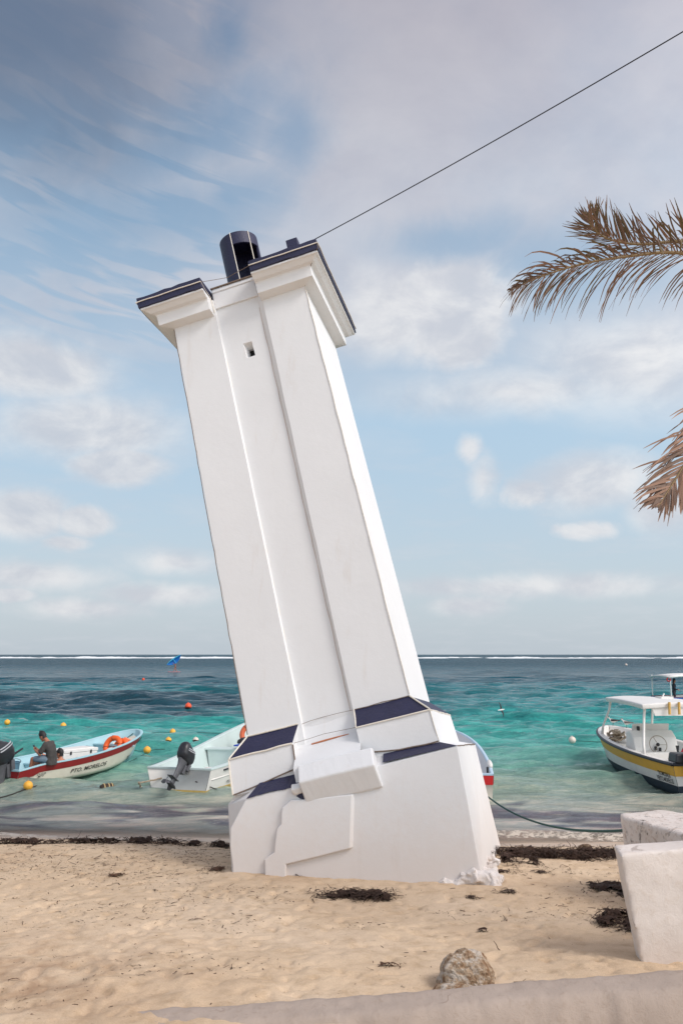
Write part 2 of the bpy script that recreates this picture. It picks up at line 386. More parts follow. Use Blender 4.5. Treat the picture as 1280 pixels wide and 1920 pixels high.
def water_col(x, y):
    w = fbm(x * .05, y * .05, 3, 100) - .5; w2 = fbm(x * .22, y * .3, 4, 110) - .5
    d = y * (1 + .22 * w + .08 * w2)
    stops = [(14, (.42, .34, .25)), (16.8, (.44, .36, .28)), (17.8, (.36, .32, .275)), (19.5, (.38, .37, .31)), (22, (.35, .39, .32)), (25, (.28, .41, .33)), (28, (.17, .42, .345)),
             (34, (.075, .39, .335)), (45, (.035, .33, .30)), (60, (.018, .25, .255)), (85, (.010, .18, .21)), (110, (.007, .115, .15)), (160, (.005, .070, .105)), (400, (.004, .052, .080)), (900, (.004, .052, .078)), (12000, (.004, .04, .068))]
    ly = np.log(np.maximum(d, 10)); k = [math.log(s[0]) for s in stops]
    c = np.stack([np.interp(ly, k, [s[1][j] for s in stops]) for j in range(3)], -1)
    # seagrass beds: the long dark one at 50-80 m (fading to the right) and brown weed in the shallows
    xr = x / np.maximum(y, 1)
    bed = sstep(46, 54, d) * sstep(84, 72, d) * sstep(.24, -.02, xr + .2 * w2) * .92
    c = lerp(c, np.array([.008, .045, .075]), np.clip(bed * sstep(.30, .52, fbm(x * .12, y * .06, 3, 140) + .1), 0, 1))
    bed2 = sstep(100, 112, d) * sstep(170, 130, d) * .5
    c = lerp(c, np.array([.006, .05, .085]), bed2)
    sh = sstep(16.9, 17.7, y + .5 * w2) * sstep(21.5, 19.6, y + 1.2 * w2)
    pw = sstep(.50, .60, .6 * fbm(x * .22, y * .8, 4, 170) + .4 * fbm(x * .9, y * 3.4, 4, 172) + .05 * sstep(2, -1, x) - .01)
    c = lerp(c, np.array([.075, .062, .085]), np.clip(sh * pw * .9, 0, 1))
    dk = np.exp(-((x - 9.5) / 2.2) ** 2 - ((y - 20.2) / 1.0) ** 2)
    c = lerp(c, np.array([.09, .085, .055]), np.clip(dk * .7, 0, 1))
    return c
def water_foam(x, y):
    yc = 16.75 + .25 * np.sin(x * .6) + .3 * (fbm(x * .4, y * 0, 2, 9) - .5)
    f = np.exp(-((y - yc + .10) / .12) ** 2) * .42 + .28 * sstep(16.3, 16.6, y) * sstep(17.6, 16.8, y)
    f += .30 * sstep(17, 18, y) * sstep(19.5, 18, y) * sstep(.5, .7, fbm(x * .5, y * 1.4, 3, 60)) * sstep(2, -2, x)
    return f
def crest(x, y): return sea_z(x, y)
def water_alpha(x, y):       # how far the bottom can still be seen: only at the very edge
    return sstep(16.25, 18.2, y + .35 * np.sin(x * .35 + .6))
def sea_material():
    m = bpy.data.materials.new('sea_water'); m.use_nodes = True; T = NT(m.node_tree); b = T.n['Principled BSDF']
    P = T.new('ShaderNodeNewGeometry').outputs['Position']
    sep = T.new('ShaderNodeSeparateXYZ'); T.put(sep.inputs[0], P); Y = sep.outputs[1]
    col = T.new('ShaderNodeAttribute', attribute_name='wcol').outputs['Color']
    fo = T.new('ShaderNodeAttribute', attribute_name='foam').outputs['Fac']
    al = T.new('ShaderNodeAttribute', attribute_name='alpha').outputs['Fac']
    h = T.new('ShaderNodeAttribute', attribute_name='crest').outputs['Fac']
    # mottling at several scales so every distance keeps its own texture
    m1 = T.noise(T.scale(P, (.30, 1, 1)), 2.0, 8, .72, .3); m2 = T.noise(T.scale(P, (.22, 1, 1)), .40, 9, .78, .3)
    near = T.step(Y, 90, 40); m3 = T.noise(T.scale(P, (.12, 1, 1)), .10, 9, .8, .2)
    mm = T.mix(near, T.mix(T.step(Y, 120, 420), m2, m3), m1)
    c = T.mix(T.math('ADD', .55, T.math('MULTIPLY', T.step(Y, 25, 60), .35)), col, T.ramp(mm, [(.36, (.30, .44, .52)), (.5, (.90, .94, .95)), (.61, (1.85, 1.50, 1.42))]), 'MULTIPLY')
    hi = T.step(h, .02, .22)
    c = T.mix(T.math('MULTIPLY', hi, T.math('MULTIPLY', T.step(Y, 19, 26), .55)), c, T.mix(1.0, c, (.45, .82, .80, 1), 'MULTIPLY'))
    fn = T.noise(T.scale(P, (.6, 1, 1)), 11, 7, .8, .5)
    fmask = T.math('MULTIPLY', T.step(T.math('ADD', fn, T.math('MULTIPLY', fo, .42)), .66, .80), T.step(fo, .05, .3))
    # sparse white caps further out
    wn = T.noise(T.scale(P, (.28, 1, 1)), .55, 7, .75, .2)
    wn2 = T.noise(T.scale(P, (.22, 1, 1)), .06, 8, .78, .2)
    caps = T.math('MULTIPLY', T.step(wn, .645, .69), T.math('MULTIPLY', T.step(Y, 24, 34), T.step(Y, 160, 80)))
    caps2 = T.math('MULTIPLY', T.step(wn2, .63, .70), T.math('MULTIPLY', T.step(Y, 90, 150), .55))
    fmask = T.math('MAXIMUM', fmask, T.math('MULTIPLY', T.math('MAXIMUM', caps, caps2), .5))
    c = T.mix(fmask, c, T.mix(T.step(Y, 22, 17.5), (.72, .72, .70, 1), (.62, .54, .45, 1)))
    T.put(b.inputs['Base Color'], c)
    T.put(b.inputs['Roughness'], T.math('ADD', T.math('ADD', .06, T.math('MULTIPLY', T.step(Y, 60, 300), .25)), T.math('MULTIPLY', fmask, .5)))
    b.inputs['IOR'].default_value = 1.33; T.put(b.inputs['Specular IOR Level'], T.math('SUBTRACT', .38, T.math('MULTIPLY', T.step(Y, 35, 170), .30)))
    # ripples
    r1 = T.noise(T.scale(P, (.45, 1.1, 1)), 4.5, 8, .74, .3); r2 = T.noise(T.scale(P, (.35, 1, 1)), 1.1, 8, .76, .25); r3 = T.noise(T.scale(P, (.4, 1, 1)), .12, 7, .75, .2)
    far = T.step(Y, 25, 90); vfar = T.step(Y, 90, 350)
    hgt = T.math('ADD', T.math('MULTIPLY', r1, T.math('SUBTRACT', .20, T.math('MULTIPLY', far, .08))), T.math('MULTIPLY', r2, T.math('ADD', .26, T.math('MULTIPLY', far, .60))))
    hgt = T.math('ADD', hgt, T.math('MULTIPLY', r3, T.math('MULTIPLY', vfar, 3.2)))
    damped = T.math('MULTIPLY', hgt, T.math('ADD', .35, T.math('MULTIPLY', T.step(Y, 17, 24), .65)))
    bp = T.new('ShaderNodeBump'); bp.inputs['Strength'].default_value = .9; bp.inputs['Distance'].default_value = 1.0
    T.put(bp.inputs['Height'], damped); T.put(b.inputs['Normal'], bp.outputs[0])
    tr = T.new('ShaderNodeBsdfTransparent'); mx = T.new('ShaderNodeMixShader')
    T.put(mx.inputs[0], T.math('MAXIMUM', T.math('ADD', .10, T.math('MULTIPLY', al, .90)), fmask)); T.l.new(tr.outputs[0], mx.inputs[1]); T.l.new(b.outputs[0], mx.inputs[2])
    T.l.new(mx.outputs[0], T.n['Material Output'].inputs[0])
    return m
ys = [15.6]
while ys[-1] < 14000: ys.append(ys[-1] + (max(.06, ys[-1] * .0036) if ys[-1] < 130 else ys[-1] * .02))
ys = np.array(ys)
xp = np.concatenate([np.arange(0, 14, .12), 14 + np.cumsum(np.geomspace(.13, 900, 150))])
xs = np.concatenate([-xp[::-1][:-1], xp])
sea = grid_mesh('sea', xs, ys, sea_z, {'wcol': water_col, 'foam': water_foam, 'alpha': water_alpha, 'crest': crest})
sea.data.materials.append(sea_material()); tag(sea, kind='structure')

# breakers on the far reef: rows of low torn crests, real height
def breakers():
    B = MB(); rs = random.Random(5)
    for row, (Y0, hmax, dens) in enumerate([(760, 1.5, .95), (840, 1.2, .8), (1000, 1.3, .55)]):
        x = -330
        while x < 480:
            L = rs.uniform(10, 55)
            k = n1(x * .006 + row * 7, row * 3.1, 200, 3)
            if k > .62 - .25 * dens:
                n = max(4, int(L / 3)); y0 = Y0 + rs.uniform(-25, 25); hh = hmax * rs.uniform(.35, 1)
                pts = []
                for i in range(n + 1):
                    t = i / n; e = math.sin(math.pi * t) ** .6; pts.append((x + L * t, y0 + rs.uniform(-1.5, 1.5), max(.05, hh * e * rs.uniform(.65, 1.15))))
                V = []; Fc = []
                for i, (a, b_, h_) in enumerate(pts):
                    V += [(a, b_ - 3.5, 0.0), (a, b_ - 1.2, h_ * .75), (a, b_, h_), (a, b_ + 5, 0.0)]
                    if i: 
                        q = (i - 1) * 4
                        Fc += [(q + j, q + j + 4, q + j + 5, q + j + 1) for j in range(3)]
                B.add(V, Fc)
            x += L * rs.uniform(.5, 1.0)
    o = B.build('breaking_surf', mat('surf_foam', (.78, .80, .80), .8, .1, .2, .4, 2), smooth=True, fix=False)
    tag(o, 'long white line of surf breaking on the far reef', 'surf', kind='stuff')
breakers()

# ================================================================== LEANING TOWER
WHITE = mat('white_plaster', srgb(232, 227, 222), .75, .05, 1.6, .35, 22, spec=.3, stain=(srgb(205, 190, 174), 3.0, .62, .45), coord='Generated')
def plaster():
    m = bpy.data.materials.new('tower_paint'); m.use_nodes = True; T = NT(m.node_tree); b = T.n['Principled BSDF']
    P = T.new('ShaderNodeNewGeometry').outputs['Position']
    sep = T.new('ShaderNodeSeparateXYZ'); T.put(sep.inputs[0], P)
    a = T.noise(P, .8, 5, .6); f = T.noise(P, 9, 6, .7, .4); st = T.noise(T.scale(P, (5, 5, .7)), 1.0, 5, .65, .3)
    c = T.ramp(a, [(.3, srgb(217, 217, 217)), (.7, srgb(222, 222, 222))])
    # sand-coloured splash dirt on the lowest part, faint run-off streaks and scuffs
    lo = T.step(T.math('ADD', sep.outputs[2], T.math('MULTIPLY', T.math('SUBTRACT', f, .5), .9)), 1.9, .5)
    c = T.mix(T.math('MULTIPLY', lo, .42), c, c4(srgb(206, 184, 166)))
    c = T.mix(T.math('MULTIPLY', T.step(st, .58, .74), .18), c, c4(srgb(196, 182, 168)))
    c = T.mix(T.math('MULTIPLY', T.step(T.noise(P, 26, 4, .7, .6), .72, .76), .35), c, c4(srgb(170, 150, 134)))
    T.put(b.inputs['Base Color'], c); b.inputs['Roughness'].default_value = .7; b.inputs['Specular IOR Level'].default_value = .3
    bp = T.new('ShaderNodeBump'); bp.inputs['Strength'].default_value = .28; bp.inputs['Distance'].default_value = .010
    T.put(bp.inputs['Height'], T.math('ADD', T.math('MULTIPLY', f, .8), T.math('ADD', T.math('MULTIPLY', a, 3.0), T.math('MULTIPLY', T.noise(P, 60, 3, .6), .25))))
    T.put(b.inputs['Normal'], bp.outputs[0]); return m
PL = plaster()
NAVY = mat('navy_paint', srgb(36, 37, 66), .55, .18, 5, .4, 30, stain=(srgb(150, 146, 158), 24, .72, .6))
ROPE = mat('pale_rope_light', srgb(226, 218, 204), .5, .1, 20)
DARKROPE = mat('dirty_cable', srgb(120, 104, 92), .8, .3, 20)
RUST = mat('rusty_strip', srgb(186, 120, 84), .8, .3, 12)
TX, TY, TZ = 0.0578, 13.6311, 2.3531
TM = Matrix(((.952, .211, -.224), (-.184, .974, .134), (.246, -.086, .965))).to_4x4()
tower = empty('leaning_tower')
TM.normalize() if False else None
q = TM.to_quaternion()
tower.rotation_mode = 'QUATERNION'; tower.rotation_quaternion = q; tower.location = (TX, TY, TZ)
tag(tower, 'tall white plastered tower tilting to the left, with navy blue cornice and ledges', 'tower')
TMW = Matrix.Translation((TX, TY, TZ)) @ q.to_matrix().to_4x4()
ZT, WB, WT = 6.66, 1.175, 1.115                 # shaft height, half widths at bottom and top
def hw(z): return WB + (WT - WB) * z / ZT
DREC = .065
def jag(a, b, z0, z1):                            # slightly uneven vertical arris
    return None
def shaft():
    B = MB(); zs = [-.35 + (ZT + .20 + .35) * i / 26 for i in range(27)]
    w = lambda z, s: .004 * (n1(z * 2.1, s * 7.3, 33) - .5) * 2
    rows = []
    for z in zs:
        h = hw(z); xl = -.392 + w(z, 1); xr0 = .322 + w(z, 2) * 2; xr1 = .366 + .045 * z / ZT + w(z, 3) * 2
        y = -h; r = -h + DREC
        rows.append([(-h, h, z), (-h, y, z), (xl, y, z), (xl + .012, r, z), (xr0, r, z), (xr1, y, z), (h + w(z, 5), y, z), (h, h, z)])
    k = 8
    V = [p for r in rows for p in r]; Fc = []
    holez = (5.70, 5.965)
    for i in range(len(rows) - 1):
        for j in range(k):
            if j == 3 and False: continue
            Fc.append((i * k + j, i * k + (j + 1) % k, (i + 1) * k + (j + 1) % k, (i + 1) * k + j))
    return V, Fc, rows
V, Fc, rows = shaft()
# cut the little window out of the recessed panel: drop panel quads (j==3) and rebuild them around the opening
k = 8
Fc = [f for n_, f in enumerate(Fc) if n_ % k != 3]
B = MB(); B.add(V, Fc)
wx0, wx1, wz0, wz1 = -.062, .085, 5.705, 5.965
def yp(z): return -hw(z) + DREC
zs = [r[0][2] for r in rows]
for i in range(len(rows) - 1):
    a, b_, c_, d_ = rows[i][3], rows[i][4], rows[i + 1][4], rows[i + 1][3]
    if zs[i + 1] < wz0 or zs[i] > wz1: B.add([a, b_, c_, d_], [(0, 1, 2, 3)])
zlo = max(z for z in zs if z < wz0); zhi = min(z for z in zs if z > wz1)
ilo, ihi = zs.index(zlo), zs.index(zhi)
L0, R0, L1, R1 = rows[ilo][3], rows[ilo][4], rows[ihi][3], rows[ihi][4]
W = [(wx0, yp(wz0), wz0), (wx1, yp(wz0), wz0), (wx1 - .008, yp(wz1), wz1), (wx0 - .008, yp(wz1), wz1)]
B.add([L0, R0, R1, L1] + W, [(0, 1, 5, 4), (1, 2, 6, 5), (2, 3, 7, 6), (3, 0, 4, 7)])
# splayed reveal, then a near-black plane painted for the shade inside
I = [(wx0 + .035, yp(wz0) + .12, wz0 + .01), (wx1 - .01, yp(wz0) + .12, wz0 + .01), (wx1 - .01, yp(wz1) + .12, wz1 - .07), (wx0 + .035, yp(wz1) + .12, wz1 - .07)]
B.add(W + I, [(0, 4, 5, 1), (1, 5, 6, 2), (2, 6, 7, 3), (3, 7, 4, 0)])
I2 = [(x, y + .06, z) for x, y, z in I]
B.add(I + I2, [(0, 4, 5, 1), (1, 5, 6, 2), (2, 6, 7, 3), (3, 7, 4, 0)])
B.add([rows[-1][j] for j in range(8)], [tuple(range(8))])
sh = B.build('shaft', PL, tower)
MB().add(I2, [(0, 1, 2, 3)]).build('window_dark_plane', mat('painted_shade', (.012, .011, .010), .9, .1), sh)

def ring_prof(parent, name, m, prof, gap=None, bevel=0., gapz=None, only_gap_front=True, wob=0.):
    """cornice course: profile (overhang, z) swept round the square shaft, left open on the front between gap x values"""
    B = MB(); n = len(prof)
    base = WT
    def sec(cx, cy, sx, sy): return [(cx + sx * e, cy + sy * e, z) for e, z in prof]
    if gap is None:
        corners = [(-base, -base, -1, -1), (base, -base, 1, -1), (base, base, 1, 1), (-base, base, -1, 1), (-base, -base, -1, -1)]
    else:
        corners = [(gap[1], -base, 0, -1), (base, -base, 1, -1), (base, base, 1, 1), (-base, base, -1, 1), (-base, -base, -1, -1), (gap[0], -base, 0, -1)]
    V = []; seg = []
    path = []
    for a, b_ in zip(corners[:-1], corners[1:]):
        m_ = 9 if wob else 1
        for i in range(m_):
            t = i / m_; path.append(tuple(a[j] + (b_[j] - a[j]) * t for j in range(4)))
    path.append(corners[-1])
    # keep mitres: intermediate points take the straight direction of their side
    fixed = []
    for i, p in enumerate(path):
        if wob and i % 9 != 0 and i != len(path) - 1:
            a = corners[i // 9]; b_ = corners[i // 9 + 1]; t = (i % 9) / 9
            row = []
            for e, z in prof:
                A = (a[0] + a[2] * e, a[1] + a[3] * e); Bq = (b_[0] + b_[2] * e, b_[1] + b_[3] * e)
                x = A[0] + (Bq[0] - A[0]) * t; y = A[1] + (Bq[1] - A[1]) * t
                row.append((x, y, z + (random.random() - .5) * wob * (1 if e > .1 else 0)))
            fixed.append(row)
        else: fixed.append([(p[0] + p[2] * e, p[1] + p[3] * e, z) for e, z in prof])
    V = [q for r in fixed for q in r]; F_ = []
    for i in range(len(fixed) - 1):
        for j in range(n): F_.append((i * n + j, i * n + (j + 1) % n, (i + 1) * n + (j + 1) % n, (i + 1) * n + j))
    if gap is not None: F_ += [tuple(range(n)), tuple(reversed(range((len(fixed) - 1) * n, len(fixed) * n)))]
    B.add(V, F_); return B.build(name, m, parent, bevel=bevel)
GAP = (-.42, .388)
cor = ring_prof(tower, 'cornice', PL, [(-.02, 6.565), (.185, 6.60), (.195, 6.765), (.205, 6.785), (.27, 6.80), (.33, 6.845), (.375, 6.855), (.375, 6.885), (-.02, 6.885)], GAP, .006)
slab = ring_prof(tower, 'cornice_edge', NAVY, [(-.3, 6.887), (.40, 6.887), (.405, 7.07), (-.3, 7.075)], GAP, .012, wob=.022)
# roof deck and the front panel between the two cornice halves
MB().prism([(-1.0, -1.0, 6.89), (1.0, -1.0, 6.89), (1.0, 1.0, 6.89), (-1.0, 1.0, 6.89)], (0, 0, .17)).build('roof_deck', PL, tower)
pf = MB()
pf.prism([(-.388, -1.085, 6.70), (.345, -1.085, 6.70), (.345, -1.085, 7.06), (-.388, -1.085, 7.06)], (0, .2, 0))
pf.prism([(-.388, -1.10, 6.985), (.345, -1.10, 6.985), (.345, -1.10, 7.03), (-.388, -1.10, 7.03)], (0, .02, 0))
pf.build('parapet', PL, tower, bevel=.01)
MB().prism([(-.40, -1.11, 7.062), (.37, -1.11, 7.062), (.37, -1.11, 7.078), (-.40, -1.11, 7.078)], (0, .22, 0)).build('parapet_coping', DARKROPE, tower)
# blue lamp housing: a tube with an opening cut in its front
def lamp():
    B = MB(); r0, r1 = .335, .30; z0, z1 = 7.06, 8.43; n = 48
    ring = lambda r, z: [(r * math.cos(2 * math.pi * i / n), r * math.sin(2 * math.pi * i / n), z) for i in range(n)]
    zc0, zc1 = 7.35, 8.20
    V = ring(r0, z0) + ring(r0, zc0) + ring(r0, zc1) + ring(r0, z1) + ring(r1, z0) + ring(r1, zc0) + ring(r1, zc1) + ring(r1, z1)
    F_ = []
    op = lambda i: 266 <= (360 * (i + .5) / n) <= 352
    for i in range(n):
        j = (i + 1) % n
        for a, b_ in ((0, 1), (1, 2), (2, 3)):
            if a == 1 and op(i): continue
            F_.append((a * n + i, a * n + j, b_ * n + j, b_ * n + i)); F_.append(((a + 4) * n + j, (a + 4) * n + i, (b_ + 4) * n + i, (b_ + 4) * n + j))
        F_.append((3 * n + i, 3 * n + j, 7 * n + j, 7 * n + i))
        if op(i):
            F_.append((1 * n + i, 1 * n + j, 5 * n + j, 5 * n + i)); F_.append((2 * n + i, 2 * n + j, 6 * n + j, 6 * n + i))
            for e in (i, j):
                other = (i - 1) % n if e == i else j
                if not op(other): F_.append((1 * n + e, 2 * n + e, 6 * n + e, 5 * n + e))
    B.add(V, F_)
    for k_ in range(1): B.add([(r1 * math.cos(2 * math.pi * i / n), r1 * math.sin(2 * math.pi * i / n), z1 - .02) for i in range(n)], [tuple(range(n))])
    return B.build('lamp_housing', NAVY, tower, loc=(0.03, -.12, 0), bevel=.004)
lh = lamp()
for a in (262, 318):
    x, y = .34 * math.cos(R_(a)), .34 * math.sin(R_(a))
    MB().tube([(x, y, 7.08), (x, y, 8.43), (x * .96, y * .96, 8.44)], .008, 6).build('rope_light', ROPE, lh)
MB().box((1.10, -1.12, 7.24), (.19, .17, .36)).build('junction_box', NAVY, tower, bevel=.012)

# stepped foot of the shaft -------------------------------------------------
def tier(x0, x1, name, right):
    """half ring of the upper ledge: sloping top (navy) on a vertical white course"""
    e0, e1 = WB + .0, WB + .25; z0, z1, z2 = -.01, -.262, -.74
    sgn = 1 if right else -1
    inner = [(x0, -e0 + .12), (x0, -e0), (sgn * e0, -e0), (sgn * e0, e0), (0, e0)] if True else None
    outer = [(x1, -e0 + .12), (x1, -e1), (sgn * e1, -e1), (sgn * e1, e1), (0, e1)]
    B1 = MB(); B2 = MB(); n = len(inner)
    V = [(x, y, z0) for x, y in inner] + [(x, y, z1) for x, y in outer]
    V[0] = (x0, -e0 + .12, z0); V[n] = (x1, -e0 + .12, z1)
    B1.add(V, [(i, i + 1, n + i + 1, n + i) for i in range(1, n - 1)])
    top = B1
    grow = .028
    low = [(x + (0 if abs(x) < .9 else sgn * grow), y - (grow if y < -1 else -grow if y > 1 else 0), z2) for x, y in outer]
    V = [(x, y, z1) for x, y in outer] + low + [(x, y, z0 - .004) for x, y in inner]
    F_ = [(i, i + 1, n + i + 1, n + i) for i in range(n - 1)] + [(i, i + 1, 2 * n + i + 1, 2 * n + i) for i in range(n - 1)]
    V += [(x1, -e0 + .12, z2)]
    B2.add(V, F_)
    return top, B2
for nm, x0, x1, right in (('upper_ledge', .372, .40, True), ('upper_ledge', -.435, -.51, False)):
    t_, b_ = tier(x0, x1, nm, right)
    body = b_.build(nm, PL, tower)
    for v in t_.v: pass
    t_.v = [(x * 1.0, y - .003, z + .004) for x, y, z in t_.v]
    t_.build('painted_slope', NAVY, body, fix=False)
# plaster filling between the two ledges, under the front panel
cf = MB(); XS = [-.51 + .93 * i / 12 for i in range(13)]
prof = [(-1.10, .0), (-1.155, -.27), (-1.20, -.31), (-1.36, -.40), (-1.52, -.52), (-1.62, -.60), (-1.62, -.80)]
V = []; F_ = []
for i, x in enumerate(XS):
    for j, (y, z) in enumerate(prof):
        V.append((x, y - .02 * (n1(x * 4, z * 5, 70) - .5), z + .05 * (n1(x * 3 + 9, z * 3, 71) - .5) * (1 if 1 < j < 6 else 0)))
        if i and j: a = (i - 1) * len(prof) + j - 1; F_.append((a, a + len(prof), a + len(prof) + 1, a + 1))
cf.add(V, F_); cf.build('plaster_infill', PL, tower, smooth=True)
MB().tube([(-.30, -1.205, -.315), (-.1, -1.21, -.308), (.1, -1.21, -.303), (.24, -1.20, -.30)], [.011, .013, .010, .004], 6).build('rusty_edge', RUST, tower)

# big lower block: chamfered left corner, slightly battered, navy band on its sloping shoulder
YF = -1.675
def base_block():
    B = MB()
    zt_i, zt_o = -.70, -.805
    # front polygon in plane y=YF
    fr = [(-1.20, YF, -.812), (-.47, YF, -.812), (1.68, YF, -.792), (1.63, YF, -1.5), (1.56, YF - .01, -2.46), (1.50, YF - .02, -3.1), (-1.60, YF - .02, -3.1), (-1.62, YF, -1.9), (-1.555, YF, -1.60), (-1.545, YF, -1.36), (-1.49, YF, -1.13)]
    n = len(fr)
    bk = [(-1.55, 1.65, -.85), (1.68, 1.65, -.80), (1.64, 1.65, -3.1), (-1.62, 1.65, -3.1)]
    lf = (-1.60, -1.30, -.83); lf2 = (-1.62, -1.42, -1.25)
    inn = [(-1.40, -1.40, -.70), (1.42, -1.42, -.69), (1.42, 1.42, -.69), (-1.40, 1.42, -.70)]
    mid = (-1.045, -1.50, -.70)
    V = fr + bk + inn + [lf, lf2, mid]
    b0 = n; i0 = n + 4; L, L2, M = n + 8, n + 9, n + 10
    F_ = [tuple(range(n))[::-1],
          (2, b0 + 1, b0 + 2, 5), (2, 5, 4, 3) if False else (b0 + 1, 2, i0 + 1, i0 + 2),
          (b0 + 1, i0 + 2, i0 + 3, b0), (b0, i0 + 3, i0, L), (L, i0, M), (0, L, M) , (0, M, i0 + 1, 2, 1) , (i0, i0 + 1, M),
          (0, 10, L2, L), (10, 9, L2), (9, 8, L2), (L, L2, b0), (L2, 8, 7, b0), (7, 6, b0 + 3, b0), (b0, b0 + 3, b0 + 2, b0 + 1), (5, b0 + 2, b0 + 3, 6)]
    # right side as fan
    F_[1] = (2, b0 + 1, b0 + 2, 5, 4, 3)
    B.add(V, F_); return B.build('lower_block', PL, tower, bevel=.012)
blk = base_block()
BO = .004
MB().add([(.69, -1.715 + .03, -.776), (.685, -1.46, -.667), (1.43, -1.43, -.683), (1.68, -1.678, -.787)], [(0, 1, 2, 3)]).build('painted_slope', NAVY, blk)
blk2 = [(-1.20, -1.679, -.802), (-1.045, -1.495, -.692), (-.45, -1.46, -.667), (-.47, -1.679, -.80)]
# ragged lower edge of the paint
rag = [blk2[0]] + [(-1.20 + .73 * i / 14, -1.679, -.802 - random.uniform(.0, .018)) for i in range(1, 14)] + [blk2[3], blk2[2], blk2[1]]
def slope_pt(x, t): return (x, -1.679 + .20 * t, -.806 + .128 * t + .004)
V = []; F_ = []
for i in range(16):
    x = -1.20 + .74 * i / 15; V += [(x - 0.0, -1.688, -.800 - random.uniform(0, .02)), (x + .15 * (1 - i / 15), -1.47, -.655)]
    if i: F_.append((2 * i - 2, 2 * i, 2 * i + 1, 2 * i - 1))
MB().add(V, F_).build('painted_slope', NAVY, blk, fix=False)

# the projecting slab across the middle of the foot
def profile_extrude(name, x0, x1, prof, m, parent, nx=16, amp=.012, seed=1, bevel=.0, skew=0.):
    B = MB(); n = len(prof); V = []; F_ = []
    for i in range(nx + 1):
        t = i / nx; x = x0 + (x1 - x0) * t
        for j, (y, z) in enumerate(prof):
            V.append((x + skew * j, y + amp * (n1(x * 5, j * 3.7, seed) - .5) * 2, z + amp * (n1(x * 6 + 5, j * 2.3, seed + 1) - .5) * 2))
    for i in range(nx):
        for j in range(n): F_.append((i * n + j, i * n + (j + 1) % n, (i + 1) * n + (j + 1) % n, (i + 1) * n + j))
    F_ += [tuple(range(n)), tuple(reversed(range(nx * n, nx * n + n)))]
    B.add(V, F_); return B.build(name, m, parent, bevel=bevel)
profile_extrude('projecting_step', -.44, .585, [(-1.55, -.575), (-1.70, -.557), (-1.865, -.775), (-1.71, -1.07), (-1.55, -1.08)], PL, tower, 14, .010, 80, .02, skew=.012)
profile_extrude('plaster_lump', -.56, -.42, [(-1.60, -.80), (-1.72, -.78), (-1.78, -.84), (-1.72, -.90), (-1.60, -.92)], PL, tower, 6, .03, 84, .02)
MB().add([(-.53, -1.684, -.93), (-.44, -1.684, -.90), (-.43, -1.684, -1.0), (-.48, -1.684, -.975)], [(0, 1, 2, 3)]).build('chipped_spot', NAVY, tower, fix=False)

# remains of the stair block on the front: stepped on its left, undercut at its lower edge
def stair():
    pts = [(.245, -1.07), (.07, -1.705), (-.40, -1.715), (-.83, -1.72), (-.875, -1.93), (-1.15, -1.90), (-1.10, -1.60), (-.985, -1.555), (-.955, -1.545), (-.915, -1.42), (-.86, -1.27), (-.79, -1.225), (-.765, -1.12), (-.735, -1.03), (-.60, -.965), (-.40, -1.0)]
    d = [.06] * 16
    n = len(pts); B = MB()
    V = [(x, YF + .02, z) for x, z in pts] + [(x - (.035 if i in (0, 1) else 0), YF - d[i], z) for i, (x, z) in enumerate(pts)]
    B.add(V, [tuple(range(n, 2 * n))] + [(i, (i + 1) % n, n + (i + 1) % n, n + i) for i in range(n)])
    return B.build('stair_remains', PL, tower, bevel=.016, segs=3)
stair()
# broken plaster skirt where the front right corner meets the sand
def skirt(name, x0, x1, zs_, amp, seed, y0=YF, n=30, hh=.2):
    B = MB(); V = []; F_ = []; m_ = 9
    for i in range(n + 1):
        t = i / n; x = x0 + (x1 - x0) * t; zc = zs_(x)
        e = min(1, 5 * t, 5 * (1 - t) + .35)
        for j in range(m_):
            s = j / (m_ - 1); k_ = n1(x * 7, s * 4, seed, 4); k2 = n1(x * 16, s * 9, seed + 5, 3)
            y = y0 + .01 - (.04 + .22 * s ** .8) * e * (.4 + .9 * k_) ; z = zc + hh * e * (1 - s) * (.5 + k2 * .9) - .35 * s
            V.append((x, y - .02 * k2, z))
            if i and j: a = (i - 1) * m_ + j - 1; F_.append((a, a + m_, a + m_ + 1, a + 1))
    B.add(V, F_); return B.build(name, PL, tower, fix=False)
def plaster_heap(pts, seed):
    B_ = MB(); r_ = random.Random(seed)
    for (x, y, z, r) in pts:
        for _ in range(5): B_.box((x + r_.uniform(-.07, .07), y + r_.uniform(-.03, .03), z + r_.uniform(-.05, .03)), (r * r_.uniform(1.2, 2.2), r * r_.uniform(.8, 1.5), r * r_.uniform(.7, 1.6)), Euler((r_.uniform(-.5, .5), r_.uniform(-.5, .5), r_.uniform(-.6, .6))).to_matrix())
    o_ = B_.build('broken_plaster_skirt', PL, tower); q_ = o_.modifiers.new('rm', 'REMESH'); q_.mode = 'VOXEL'; q_.voxel_size = .016; q_ = o_.modifiers.new('sm', 'SMOOTH'); q_.iterations = 1
    t = bpy.data.textures.new('rub', 'CLOUDS'); t.noise_scale = .06; t.noise_depth = 4; q_ = o_.modifiers.new('d', 'DISPLACE'); q_.texture = t; q_.strength = .03; q_.texture_coords = 'GLOBAL'
plaster_heap([(.62 + .1 * i, YF - .01 + .012 * math.sin(i * 2.1), -2.37 + .03 * math.sin(i * 1.7), .035 + .006 * i + .010 * math.sin(i * 2.7)) for i in range(11)], 4)
plaster_heap([(1.64 + .05 * math.sin(a_ * 2.2), -1.68 + .24 * a_, -2.46 + .03 * a_, .085 - .009 * a_) for a_ in range(6)], 9)
skirt('broken_plaster_skirt', -1.60, -.85, lambda x: -1.82 - .16 * (x + 1.6), 1, 95, hh=.05, n=18)

